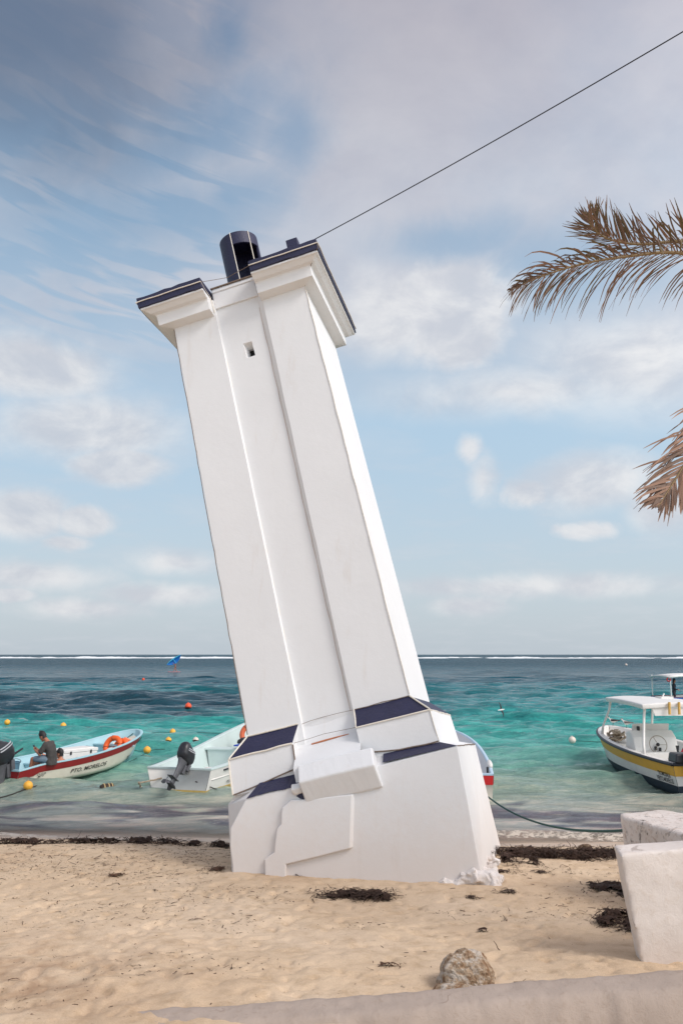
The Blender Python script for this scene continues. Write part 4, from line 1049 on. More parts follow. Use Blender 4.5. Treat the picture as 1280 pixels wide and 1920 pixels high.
def outboard(par, loc, tilt=0., turn=0., scale=1., tiller=True):
    """outboard motor: origin on the transom top; -x is aft. tilt lifts the leg up out of the water"""
    root = empty('outboard_motor', loc, (0, tilt, turn)); root.parent = par; root.scale = (scale,) * 3
    def cowl(u, v):
        a = 2 * math.pi * u; z = v
        prof = [(0, .62), (.06, .80), (.25, .98), (.55, 1.0), (.78, .90), (.92, .66), (1., .0)]
        r = np.interp(z, [p[0] for p in prof], [p[1] for p in prof])
        c, s_ = math.cos(a), math.sin(a); k_ = 1 / (abs(c) ** 3.2 + abs(s_) ** 3.2) ** (1 / 3.2)
        return Vector((-.16 + c * k_ * r * .30 - .06 * z, s_ * k_ * r * .185, .10 + z * .48 - .07 * c * z))
    cw = MB().grid(cowl, 30, 16, True).build('cowling', MOT, root, smooth=True)
    for dz in (.0, .05):
        for sd_ in (-1, 1):
            B = MB(); V = []; F_ = []
            for i in range(13):
                x = -.36 + .42 * i / 12; z0 = .36 + dz + .10 * (i / 12) ** 1.3
                for dzz in (0, .022):
                    zz = z0 + dzz; v = (zz - .10) / .48; best = min((cowl(u / 240, v) for u in (range(0, 121) if sd_ > 0 else range(120, 241))), key=lambda q_: abs(q_.x - x))
                    V.append(Vector((best.x, best.y + sd_ * .004, zz)))
                if i: F_.append((2 * i - 2, 2 * i, 2 * i + 1, 2 * i - 1))
            B.add(V, F_).build('decal_stripe', STR, cw, fix=False)
    def leg(u, v):
        a = 2 * math.pi * u; z = lp(.12, -.62, v); w = np.interp(v, [0, .2, .5, 1], [.20, .13, .10, .085]); t_ = np.interp(v, [0, .2, .5, 1], [.12, .075, .05, .035])
        return Vector((-.20 + math.cos(a) * w - .03 * v, math.sin(a) * t_, z))
    MB().grid(leg, 20, 10, True).build('leg', MOTG, root, smooth=True)
    MB().box((-.28, 0, -.46), (.34, .20, .018)).build('cavitation_plate', MOTG, root, bevel=.006)
    MB().grid(lambda u, v: Vector((-.46 + .44 * v, 0, -.64)) + Vector((0, math.cos(2 * math.pi * u), math.sin(2 * math.pi * u))) * (.062 * math.sin(math.pi * min(.97, .12 + v * .86)) ** .6), 14, 10, True).build('gearcase', MOT, root, smooth=True)
    MB().prism([(-.12, -.008, -.66), (-.36, -.008, -.66), (-.30, -.008, -.82), (-.20, -.008, -.80)], (0, .016, 0)).build('skeg', MOT, root)
    pr = MB()
    for k_ in range(3):
        rot = Matrix.Rotation(k_ * 2.094, 3, 'X')
        V = []; F_ = []
        for i in range(5):
            for j in range(4):
                r = .03 + .12 * i / 4; wv = math.sin(math.pi * (.15 + .8 * i / 4)) * .12; a = (j / 3 - .5) * wv / r * .9
                V.append(rot @ Vector((-.49 + (j / 3 - .5) * .06, r * math.sin(a), r * math.cos(a))) + Vector((0, 0, -.64)))
                if i and j: q0 = (i - 1) * 4 + j - 1; F_.append((q0, q0 + 4, q0 + 5, q0 + 1))
        pr.add(V, F_)
    pr.tube([(-.53, 0, -.64), (-.44, 0, -.64)], [.018, .032], 10); pr.build('propeller', MOTG, root, smooth=True)
    MB().box((.02, 0, .02), (.10, .26, .20)).box((-.05, 0, -.08), (.10, .16, .26)).box((.06, .09, -.06), (.05, .035, .16)).box((.06, -.09, -.06), (.05, .035, .16)).build('clamp_bracket', MOTG, root, bevel=.012)
    if tiller: MB().tube([(.04, 0, .14), (.22, .02, .17), (.50, .05, .20)], [.028, .024, .020], 8).build('tiller', MOT, root)
    return root

HWHITE = mat('hull_white', srgb(226, 216, 200), .45, .10, 3, .1, 20, stain=(srgb(176, 160, 132), 4, .60, .45))
RED = mat('band_red', srgb(142, 34, 36), .45, .14, 5, stain=(srgb(196, 150, 130), 16, .70, .8)); AQUA = mat('aqua_paint', srgb(160, 196, 204), .5, .08, 3, stain=(srgb(140, 160, 158), 5, .66, .4))
PALE = mat('aqua_white_paint', srgb(196, 210, 206), .5, .06, 3, stain=(srgb(170, 176, 166), 5, .66, .4)); SHELL = mat('boat_shell_white', srgb(228, 224, 218), .42, .07, 3, stain=(srgb(190, 176, 150), 5, .64, .35))
YEL = mat('band_yellow', srgb(222, 168, 58), .45, .08, 4); NAV = mat('bottom_navy', srgb(26, 42, 58), .5, .2, 5); RUBB = mat('rubber_black', (.030, .032, .042), .5, .15, 8)
ORG = mat('ring_orange', srgb(232, 98, 36), .55, .12, 6, stain=(srgb(196, 110, 70), 9, .6, .4)); TXT = mat('lettering_black', (.03, .028, .028), .6, .1)
YBUOY = mat('buoy_yellow', srgb(238, 174, 62), .5, .12, 9, stain=(srgb(160, 110, 50), 7, .66, .6)); WEED_ = mat('buoy_fouling', srgb(58, 44, 34), .85, .4, 20)
COOL = mat('cooler_white', srgb(224, 220, 214), .45, .06, 6, stain=(srgb(170, 160, 146), 9, .66, .4)); GLINE = mat('green_rope', srgb(28, 74, 68), .8, .3, 30); TAN = mat('tan_rope', srgb(176, 158, 136), .85, .3, 30); DLINE = mat('dark_rope', srgb(54, 48, 42), .85, .3, 30)

def bob(x, y): return float(sea_z(np.array([[x]]), np.array([[y]]))[0, 0])
def rope(pts, r, m, label, name='mooring_rope', sag=0., n=24, wob=0., group=None):
    P_ = [Vector(p) for p in pts]; out = []
    for a, b_ in zip(P_[:-1], P_[1:]):
        for i in range(n):
            t = i / n; p = a.lerp(b_, t); p.z -= sag * 4 * t * (1 - t) * (b_ - a).length
            p += Vector((random.uniform(-wob, wob), random.uniform(-wob, wob), random.uniform(-wob, wob) * .3)); out.append(p)
    out.append(P_[-1]); return tag(MB().tube(out, r, 6).build(name, m), label, 'rope', group)

# ---- boat 1: white hull, red band, aqua inside ------------------------------
h1 = Hull(5.25, 1.85, .42, .97, rake=.5, sheer=2.3, dip=.10, full=3.0, stern=.80, mid=.42, pw=.52)
B1H = math.atan2(.875, .485)          # heading measured from +x
b1loc = Vector((-8.95, 23.85, 0))
M1 = dict(hull=HWHITE, band=RED, gun=AQUA, **{'in': AQUA})
b1 = make_boat(h1, b1loc, B1H, M1, 'white open boat with a dark red band and pale blue inside, two men aboard', band=(lambda t: h1.vat(t, h1.zg(t) - .19 - .05 * (t < .1)), .99), thwarts=[(.30, .25, .16), (.80, .30, .14)])
def in_boat(root, loc, p): return Matrix.Translation(loc) @ root.rotation_euler.to_matrix().to_4x4() @ Vector(p)
W1 = lambda p: in_boat(b1, b1loc, p)
text_on(h1, b1, 'PTO. MORELOS', -1, .455, .17, .155, TXT, xs=1.30, slant=.15)
text_on(h1, b1, 'CU220\nMTY', -1, .135, .15, .075, TXT, xs=1.3, slant=.15)
text_on(h1, b1, 'MAT-2203810\nMORELOS', -1, .865, .27, .10, TXT, xs=1.1, slant=.1)
outboard(b1, (-.04, -.34, .44), tilt=R_(-10), turn=R_(8), scale=1.32)
# things lying in boat 1
def life_ring(loc, rot, R=.30, r=.075, label='', m=ORG, sc=1.):
    root = empty('life_ring', loc, rot); tag(root, label, 'life ring')
    MB().torus((0, 0, 0), R, r, n=40, m=14).build('ring', m, root, smooth=True)
    for k_ in range(4):
        a = k_ * math.pi / 2 + .4; MB().torus((R * math.cos(a), R * math.sin(a), 0), r + .004, .006, Matrix.Rotation(a, 3, 'Z') @ Matrix.Rotation(math.pi / 2, 3, 'X'), 18, 6).build('band', BLACK, root)
    return root
life_ring(W1((4.02, -.14, .58)), (R_(66), R_(8), B1H - 1.5), .245, .08, 'large orange life ring leaning in the bow of the red banded boat')
life_ring(W1((4.16, -.32, .56)), (R_(60), R_(18), B1H - 1.7), .19, .07, 'second orange life ring, lying in front of the large one in the bow')
LV = mat('vest_coral', srgb(244, 138, 98), .6, .12, 12)
def life_vest(loc, rot, label):
    root = empty('life_vest', loc, rot); tag(root, label, 'life vest')
    for sx in (-1, 1): MB().box((sx * .12, 0, 0), (.20, .09, .34)).build('foam_panel', LV, root, bevel=.03, segs=3)
    for z in (-.08, .06): MB().box((0, -.05, z), (.44, .012, .03)).build('strap', BLACK, root)
    return root
life_vest(W1((4.28, -.46, .62)), (R_(-28), R_(14), B1H - 1.7), 'coral orange life vest propped against the life rings in the bow')
def cooler(loc, rot, size, label):
    root = empty('cool_box', loc, rot); tag(root, label, 'cool box'); x, y, z = size
    MB().box((0, 0, z * .40), (x, y, z * .8), taper=1.03).build('body', COOL, root, bevel=.02, segs=3)
    MB().box((0, 0, z * .90), (x * 1.05, y * 1.06, z * .18)).box((0, 0, z * 1.0), (x * .9, y * .86, z * .05)).build('lid', COOL, root, bevel=.018, segs=3)
    for sx in (-1, 1): MB().box((sx * x * .3, -y * .54, z * .80), (.05, .02, .09)).build('latch', BLACK, root)
    return root
cooler(W1((2.72, .12, .14)), (0, 0, B1H + R_(-8)), (1.15, .60, .48), 'long white cool box lying across the red banded boat')
DK = mat('dark_cloth', (.028, .028, .036), .85, .3, 14)
def bundle(loc, size, m, label, seed, name='cloth_bundle', cat='cloth'):
    def fn(u, v):
        a = 2 * math.pi * u; b_ = math.pi * v; d = Vector((math.cos(a) * math.sin(b_), math.sin(a) * math.sin(b_), math.cos(b_)))
        r = .75 + .5 * n1(d.x * 2 + seed, d.y * 2 + d.z * 1.5, seed, 3); return Vector((d.x * r * size[0], d.y * r * size[1], max(-.2, d.z) * r * size[2]))
    return tag(MB().grid(fn, 26, 14, True).build(name, m, smooth=True, loc=loc), label, cat)
bundle(W1((3.35, .30, .42)), (.26, .20, .20), DK, 'dark jacket heaped beyond the long white cool box', 3)
bundle(W1((2.35, -.62, .36)), (.30, .10, .10), DK, 'dark cloth along the edge between the man and the white cool box', 5)
wb = empty('white_float', W1((3.68, -.42, .45))); tag(wb, 'white round float lying beside the orange rings', 'float'); MB().sphere((0, 0, 0), .15, 18, 12, (1.2, .9, .85)).build('shell', SHELL, wb, smooth=True); MB().torus((0, 0, 0), .10, .012, Matrix.Rotation(1.2, 3, 'X'), 16, 6).build('tie', BLACK, wb)
bk = empty('bucket', W1((.62, .28, .12))); tag(bk, 'blue grey tub standing in the stern beside the motor', 'tub'); TUB = mat('tub_blue', srgb(96, 136, 156), .5, .1)
MB().lathe([(.0, .0), (.19, .0), (.22, .30), (.235, .30), (.235, .32), (.205, .32), (.18, .02), (.0, .02)], 24).build('body', TUB, bk, smooth=False)
MB().torus((0, 0, .30), .24, .008, Matrix.Rotation(.3, 3, 'X'), 24, 6, 0, .5).build('handle', MOTG, bk)
MB().box((h1.L * .50, h1.b(.50) - .088, h1.zg(.5) - .16), (.26, .012, .14)).build('name_plate', mat('plate_tan', srgb(168, 132, 108), .6, .5, 30), b1)

# ---- boat 2: white boat seen from its stern --------------------------------
h2 = Hull(7.6, 2.0, .58, 1.50, rake=.7, sheer=1.75, full=2.6, stern=.84, mid=.42, dip=0.)
B2H = R_(90 - 16); b2loc = Vector((-3.92, 21.95, 0)); W2 = lambda p: in_boat(b2, b2loc, p)
b2 = make_boat(h2, b2loc, B2H, dict(hull=SHELL, gun=PALE, low=mat('waterline_stain', srgb(206, 172, 96), .6, .25, 5), rub=RUBB, **{'in': PALE}), 'all white open boat with a tilted outboard, moored stern first beside the tower', low=lambda t: h2.vat(t, .09), thwarts=[(.46, .45, .10)], rim=.15)
B = MB()
B.tube([h2.P(t, .90, -1, .015) for t in [.09 + .5 * i / 20 for i in range(21)]], .022, 6); B.build('rubbing_strake', RUBB, b2)
MB().tube([h2.P(t, h2.vat(t, h2.zg(t) * .56), -1, .004) for t in [.02 + .9 * i / 30 for i in range(31)]], .014, 6).build('moulded_ridge', SHELL, b2, smooth=True)
# cut-away splash well: lower shelf on the transom
MB().box((.17, 0, .30), (.30, 1.35, .05)).box((.33, 0, .36), (.05, 1.5, .18)).build('motor_well', PALE, b2, bevel=.02)
MB().box((1.6, -.30, .26), (.75, .42, .34), Matrix.Rotation(.14, 3, 'Y')).build('storage_box', SHELL, b2, bevel=.04, segs=3)
text_on(h2, b2, 'PTO MORELOS Q ROO MEX.', -1, .22, .19, .105, TXT, xs=1.0, slant=.25)
outboard(b2, (-.03, -.18, .60), tilt=R_(36), turn=R_(-14), scale=.86, tiller=False)
life_ring(W2((4.55, -.05, 1.0)), (R_(70), R_(-20), B2H - 1.2), .27, .075, 'orange life ring in the white boat just left of the tower', mat('ring_faded', srgb(206, 100, 62), .6, .1))
bundle(W2((3.75, -.25, .86)), (.26, .2, .16), DK, 'black bag on the seat of the white boat below its life ring', 9, 'black_bag', 'bag')
BLUE = mat('blue_plastic', srgb(40, 70, 170), .4, .1); tb = MB().box((0, 0, 0), (.42, .22, .04)).build('blue_tray', BLUE, None, bevel=.01, loc=W2((3.35, -.2, .82)), rot=(0, 0, B2H)); tag(tb, 'small blue tray on the seat of the white boat', 'tray')
yb = bundle(W2((4.45, -.3, 1.06)), (.12, .08, .09), mat('yellow_cloth', srgb(226, 170, 60), .7, .2), 'yellow cloth tucked inside the orange life ring of the white boat', 12)

# ---- boat 3: behind the tower, only its right side shows ---------------------
h3 = Hull(7.2, 1.9, .52, 1.02, rake=.6, sheer=1.9, full=2.6, stern=.82, mid=.45, flare=.95)
RED2 = mat('band_bright_red', srgb(196, 34, 36), .4, .08, 4); B3H = R_(90 - 3); b3loc = Vector((2.77, 21.35, 0)); W3 = lambda p: in_boat(b3, b3loc, p)
BGRY = mat('blue_grey_paint', srgb(176, 200, 216), .5, .07, 3)
b3 = make_boat(h3, b3loc, B3H, dict(hull=HWHITE, band=RED2, gun=BGRY, **{'in': mat('grey_inside', srgb(200, 200, 204), .5, .07, 3)}), 'open boat with a bright red band, mostly hidden behind the tower foot', band=(lambda t: h3.vat(t, h3.zg(t) - .23), .99), thwarts=[(.12, .3, .10)])
B = MB(); B.tube([Vector((h3.L * t, -h3.b(t) + .03, h3.zg(t) + .05)) for t in (.14, .18, .22, .25)], [.055, .065, .065, .055], 12)
tag(B.build('rolled_towel', COOL, None, smooth=True, loc=b3loc, rot=(0, 0, B3H)), 'white roll wrapped over the edge of the boat behind the tower', 'towel')
MB().box((h3.L * .085, -h3.b(.09) + .12, h3.zg(.09) + .03), (.05, .05, .14)).build('cleat', BLACK, b3, bevel=.01)

# ---- boat 4: yellow band, canopy, steering console ---------------------------
h4 = Hull(7.6, 2.35, .70, 1.00, rake=.75, draft=.3, sheer=2.0, full=2.2, stern=.90, mid=.35, flare=.84)
B4H = R_(90 + 2.5); b4loc = Vector((9.02, 21.95, 0)); W4 = lambda p: in_boat(b4, b4loc, p)
b4 = make_boat(h4, b4loc, B4H, dict(hull=SHELL, band=YEL, low=NAV, gun=SHELL, rub=RUBB, **{'in': SHELL}), 'white motor boat with a broad yellow band, dark bottom and a white canopy', name='motor_boat',
               band=(lambda t: h4.vat(t, h4.zg(t) - .30), lambda t: h4.vat(t, h4.zg(t) - .05)), low=lambda t: h4.vat(t, .17 + .10 * t), rub=.042, rim=.16, floor=.25)
text_on(h4, b4, 'YROMOSALA\nPERTO MORELOS', 1, .075, .32, .155, TXT, xs=.72, slant=-.2)
# foredeck step, console with slanted top, wheel
deck = MB(); V = []; F_ = []
ts = [t for t in TS if t >= .66]
for i, t in enumerate(ts):
    b_ = max(0, h4.b(t) - .155); x = h4.L * t - (.09 * max(0, (t - .9) / .1)); z = h4.zg(t) - .16
    V += [(x, -b_, z), (x, -b_ * .5, z + .015), (x, 0, z + .02), (x, b_ * .5, z + .015), (x, b_, z)]
    if i: F_ += [((i - 1) * 5 + j, i * 5 + j, i * 5 + j + 1, (i - 1) * 5 + j + 1) for j in range(4)]
b_ = h4.b(ts[0]) - .155; x0 = h4.L * ts[0]; z0 = h4.zg(ts[0]) - .16
deck.add(V, F_); deck.add([(x0, -b_, z0), (x0, b_, z0), (x0, b_ * .8, .25), (x0, -b_ * .8, .25)], [(0, 1, 2, 3)]); deck.build('foredeck', SHELL, b4)
MB().box((x0 + .75, 0, z0 + .03), (.7, .6, .03)).build('hatch', SHELL, b4, bevel=.01)
cn = empty('console', (3.35, .14, .25)); cn.parent = b4
cb = MB(); cb.prism([(-.35, -.55, 0), (.45, -.55, 0), (.38, -.55, .88), (.10, -.55, .95), (-.16, -.55, .78), (-.28, -.55, .50)], (0, 1.22, 0)); cb.build('body', SHELL, cn, bevel=.03, segs=3)
MB().prism([(.26, -.52, .93), (.33, -.52, .93), (.26, -.52, 1.12), (.20, -.52, 1.12)], (0, 1.04, 0)).build('windscreen_frame', SHELL, cn, bevel=.015)
MB().box((.12, .40, 1.0), (.1, .07, .12)).build('compass', BLACK, cn, bevel=.02)
wh = empty('steering_wheel', (-.36, .05, .62), (0, R_(-78), 0)); wh.parent = cn
wm = MB(); wm.torus((0, 0, 0), .24, .010, n=36, m=8)
for k_ in range(3): a = k_ * 2.094 + .5; wm.tube([(0, 0, 0), (.24 * math.cos(a), .24 * math.sin(a), 0)], .007, 6)
bpy.data.objects.remove(wh)
wo = wm.build('steering_wheel', mat('wheel_tan', srgb(150, 136, 116), .5, .1), cn, smooth=True, loc=(-.37, .05, .60), rot=(0, R_(-76), 0))
MB().sphere((-.35, .05, .60), .05, 12, 8).box((-.36, .12, .50), (.06, .06, .10)).box((-.36, .0, .47), (.06, .05, .10)).build('throttle', BLACK, cn, smooth=False)
MB().prism([(-.62, -.50, 0), (-.25, -.50, 0), (-.25, -.50, .42), (-.62, -.50, .42)], (0, 1.0, 0)).build('seat_box', SHELL, cn, bevel=.03, segs=3)
# rear seat / engine cover with the red and black mark, black motor at the port stern corner
MB().box((1.35, -.35, .50), (.9, 1.05, .5)).build('seat_box', SHELL, b4, bevel=.04, segs=3)
yk = MB(); yk.prism([(0, 0, 0), (.05, 0, 0), (-.02, 0, .16), (.0, 0, .30), (-.10, 0, .30), (-.07, 0, .14)], (0, .01, 0)); yk.prism([(.03, -.004, .13), (.14, -.004, .30), (.22, -.004, .30), (.07, -.004, .08)], (0, .01, 0))
ykm = yk.build('emblem', BLACK, cn, loc=(-.64, -.42, .30), rot=(0, 0, R_(-90)))
yk2 = MB().prism([(.035, -.012, .14), (.09, -.012, .22), (.12, -.012, .20), (.06, -.012, .11)], (0, .008, 0)).build('emblem', mat('mark_red', srgb(170, 40, 60), .5, .1), cn, loc=(-.645, -.42, .30), rot=(0, 0, R_(-90)))
outboard(b4, (-.10, .62, .62), tilt=0, turn=0, scale=.95, tiller=False)
MB().box((.13, .80, .83), (.52, .44, .22), taper=.86).build('battery_box', MOT, b4, bevel=.04, segs=3)
# canopy on four bent posts
cz = 1.99; cx0, cx1 = 1.95, 5.85; cyw = 1.12
can = empty('canopy', (0, 0, 0)); can.parent = b4
V = []; F_ = []; nx, ny = 14, 10
for i in range(nx + 1):
    for j in range(ny + 1):
        u, v = i / nx, j / ny; x = lp(cx0, cx1, u); y = lp(-1.25, cyw - .14, v) * (1 - .36 * u)
        V.append((x, y, cz + .05 * math.sin(math.pi * v) + .03 * math.sin(math.pi * u)))
        if i and j: a = (i - 1) * (ny + 1) + j - 1; F_.append((a, a + ny + 1, a + ny + 2, a + 1))
cm = MB().add(V, F_).build('roof', SHELL, can, smooth=True); sm_ = cm.modifiers.new('solid', 'SOLIDIFY'); sm_.thickness = .13; sm_.offset = -1; bv = cm.modifiers.new('bevel', 'BEVEL'); bv.width = .03; bv.segments = 3; bv.angle_limit = R_(50)
for (xt, yt, xb) in ((2.15, .84, 1.75), (5.62, .56, 5.85), (2.15, -.95, 1.75), (5.62, -.76, 5.85)):
    tb_ = max(0, xb / h4.L); sg = 1 if yt > 0 else -1; yb_ = sg * (h4.b(tb_) - .10)
    MB().tube([(xt, yt, cz - .02), (xt, yt, cz - .16), (xt + .01 + (.03 if xt > 4 else 0), lp(yt, yb_, .1), cz - .35), (lp(xt, xb, .8), lp(yt, yb_, .9), h4.zg(tb_) + .25), (xb, yb_, h4.zg(tb_) + .0)], [.05, .038, .034, .034, .040], 10).build('post', SHELL, can, smooth=True)
BRS = mat('rod_tan', srgb(206, 164, 84), .5, .2, 10, stain=(srgb(176, 90, 60), 14, .6, .6))
for y in (.28, .02): MB().tube([(cx0 - .08, y, cz - .26), (cx0 - .05, y - .02, cz + .06)], [.035, .035], 10).build('rod_holder', BRS, can)
MB().prism([(cx0 + .05, -.6, cz - .30), (cx0 + .05, .62, cz - .30), (cx0 + .05, .70, cz - .10), (cx0 + .05, -.7, cz - .10)], (.04, 0, 0)).build('rear_panel', SHELL, can)
MB().box((3.7, -.35, cz + .09), (.45, .35, .05)).tube([(3.5, -.2, cz + .06), (3.7, -.35, cz + .20), (3.95, -.35, cz + .06)], .015, 6).build('roof_bracket', SHELL, can)
# pile of pale mooring rope on the foredeck
rp = MB(); rnd = random.Random(2)
for k_ in range(9):
    c = Vector((5.45 + rnd.uniform(-.1, .1), .42 + rnd.uniform(-.15, .15), h4.zg(.72) - .10 + k_ * .028)); R0 = rnd.uniform(.10, .20)
    rp.tube([c + Vector((R0 * math.cos(a) * 1.2, R0 * math.sin(a), .04 * math.sin(3 * a + k_))) for a in [i * .45 for i in range(15)]], .026, 7)
for k_ in range(3): rp.tube([Vector((6.35, .10 + .05 * k_, h4.zg(.84) + .06)), Vector((6.1, .2 + .04 * k_, h4.zg(.8) + .08)), Vector((5.7, .38, h4.zg(.75) + .02)), Vector((5.45, .45, h4.zg(.72) - .04))], .03, 7)
tag(rp.build('rope_pile', TAN, None, smooth=True, loc=b4loc, rot=(0, 0, B4H)), 'pile of thick pale rope on the foredeck of the yellow banded boat', 'rope')

# ---- boat 5: far right, with canopy and a person ------------------------------
h5 = Hull(8.0, 2.3, .75, 1.15, rake=.7, draft=.3, full=2.2, stern=.9, mid=.35)
b5loc = Vector((19.5, 55.0, 0)); B5H = R_(14); W5 = lambda p: in_boat(b5, b5loc, p)
b5 = make_boat(h5, b5loc, B5H, dict(hull=SHELL, band=mat('band_blue', srgb(40, 104, 178), .5, .1), gun=mat('gunwale_maroon', srgb(110, 44, 50), .5, .1), **{'in': SHELL}), 'distant boat with a canopy at the right edge, a person standing in it', name='motor_boat', band=(lambda t: h5.vat(t, h5.zg(t) - .28), .98), floor=.25)
can5 = empty('canopy'); can5.parent = b5
V = []; F_ = []
for i in range(9):
    for j in range(7):
        u, v = i / 8, j / 6; V.append((lp(-.05, 4.6, u), lp(-1.05, 1.05, v), 2.08 + .08 * math.sin(math.pi * v) - .12 * abs(2 * u - 1) ** 3))
        if i and j: a = (i - 1) * 7 + j - 1; F_.append((a, a + 7, a + 8, a + 1))
c5 = MB().add(V, F_).build('roof', SHELL, can5, smooth=True); q_ = c5.modifiers.new('s', 'SOLIDIFY'); q_.thickness = .10; q_.offset = -1
for x in (.10, 4.2):
    for y in (-.95, .95): MB().tube([(x, y, 2.05), (x, y * 1.02, h5.zg(x / 8))], .035, 8).build('post', SHELL, can5)
life_ring(W5((-.02, -.98, 1.80)), (R_(90), 0, 0), .10, .035, 'tiny red ring hanging from the canopy post of the distant boat', RED2)

# ---- mooring ropes ------------------------------------------------------------
tag(rope([W3((-.0, -.35, .28)), (3.36, 10.72, 1.28)], .017, GLINE, 'dark green rope running from the boat behind the tower to the weathered block', sag=.030, n=60), None, None)
rope([W2((-.02, .45, .34)), W2((-.3, .9, .26)), at_z(265, 1477, .10), at_z(203, 1480, .06)], .020, TAN, 'frayed tan rope from the stern of the white boat to the barrel float', wob=.018, n=10, sag=.02)
rope([W2((-.02, -.45, .30)), at_z(425, 1487, .0)], .014, DLINE, 'dark rope slanting into the water from the right stern corner of the white boat', n=10)
rope([W1((5.40, -.05, .72)), at_z(240, 1402, .25), at_z(272, 1408, .06)], .012, GLINE, 'green rope from the bow of the red banded boat to the nearest yellow buoy', sag=.04, n=10)
rope([W1((5.35, .0, .99)), W1((4.7, .15, .62))], .012, GLINE, 'short rope across the bow of the red banded boat', n=8)
rope([at_z(276, 1411, .04), at_z(240, 1430, .03), at_z(205, 1440, .02)], .012, GLINE, 'green rope on the water between the buoy and the hull of the red banded boat', n=10)
rope([at_z(52, 1478, .03), at_z(25, 1489, .03), at_z(-20, 1502, .03)], .016, DLINE, 'dark rope on the water going left from the buoy at the stern', n=10, wob=.01)
rope([at_z(56, 1477, .03), at_z(78, 1471, .03), at_z(95, 1468, .0)], .010, DLINE, 'thin dark rope right of the yellow buoy at the stern', n=8)

# ---- buoys ----------------------------------------------------------------------
def buoy(px, py, r, m, label, foul=.0, cat='buoy', grp=None, tether=None):
    p = at_z(px, py, r * .35); root = empty('buoy', (p.x, p.y, max(bob(p.x, p.y), .05) + r * .45)); tag(root, label, cat, grp)
    MB().sphere((0, 0, 0), r, 24, 16).build('float', m, root, smooth=True)
    MB().torus((0, 0, r * 1.0), r * .14, r * .05, Matrix.Rotation(math.pi / 2, 3, 'X'), 14, 6).build('eye', m, root, smooth=True)
    if foul:
        zt = r * foul; B = MB(); B.grid(lambda u, v: Vector((math.cos(6.283 * u), math.sin(6.283 * u), 0)) * math.sqrt(max(0, 1 - (lp(-.95, foul + .12 * math.sin(6.28 * u * 3), v)) ** 2)) * r * 1.02 + Vector((0, 0, lp(-.95, foul + .12 * math.sin(6.28 * u * 3), v) * r)), 24, 6, True)
        B.build('fouling', WEED_, root, smooth=True)
    if tether:
        B = MB()
        for a, ln in tether: B.tube([Vector((math.cos(R_(a)) * r, math.sin(R_(a)) * r, -r * .15)), Vector((math.cos(R_(a)) * ln * .5, math.sin(R_(a)) * ln * .5, -r * .2)), Vector((math.cos(R_(a)) * ln, math.sin(R_(a)) * ln, -r * .4))], .012, 5)
        B.build('tether', GLINE, root)
    return root
ORB = mat('buoy_orange', srgb(232, 84, 44), .45, .1, 9); WHB = mat('buoy_white', srgb(222, 206, 192), .5, .12, 9, stain=(srgb(150, 96, 74), 7, .6, .6))
G = 'yellow mooring buoys left of the tower'
buoy(14, 1357, .135, YBUOY, 'yellow buoy furthest left, near the frame edge beyond the red banded boat', grp=G, tether=[(-10, 1.6)])
buoy(119, 1363, .13, YBUOY, 'yellow buoy directly above the middle of the red banded boat', grp=G, tether=[(170, 1.2), (-15, 1.9)])
buoy(276, 1410, .125, YBUOY, 'yellow buoy just off the bow of the red banded boat', grp=G, tether=[(60, .9)])
buoy(190, 1439, .11, YBUOY, 'yellow buoy touching the white side of the red banded boat', grp=G)
buoy(53, 1478, .115, YBUOY, 'yellow buoy in front of the stern of the red banded boat', grp=G)
buoy(324, 1375, .12, YBUOY, 'yellow buoy behind the fouled one, left of the white boat', grp=G, tether=[(175, .9), (-5, 2.2)])
buoy(316, 1391, .115, YBUOY, 'yellow buoy fouled dark underneath, left of the white boat', foul=.05, grp=G)
buoy(367, 1391, .115, WHB, 'pinkish white buoy with dark underside beside the white boat', foul=.15)
buoy(353, 1328, .20, ORB, 'single orange buoy far out left of the tower', foul=-.25)
buoy(1072, 1391, .135, WHB, 'white buoy with a reddish waterline left of the yellow banded boat', foul=.0, tether=[(-20, 1.5)])
buoy(1173, 1247, .36, WHB, 'tiny white buoy far out towards the horizon on the right')
buoy(269, 1275, .18, ORB, 'tiny orange buoy far out on the left')
# barrel float
p = at_z(201, 1480, .05); bf = empty('barrel_float', (p.x, p.y, .06), (R_(12), 0, R_(30))); tag(bf, 'small barnacled barrel float tied to the frayed tan rope', 'float')
MB().lathe([(0, -.16), (.10, -.16), (.125, -.10), (.13, 0), (.125, .10), (.10, .16), (0, .16)], 20, axis='X').build('barrel', WEED_, bf)
for x in (-.08, .03, .11): MB().torus((x, 0, 0), .128, .014, Matrix.Rotation(math.pi / 2, 3, 'Y'), 20, 6).build('hoop', mat('float_cream', srgb(206, 180, 130), .7, .3, 12), bf)

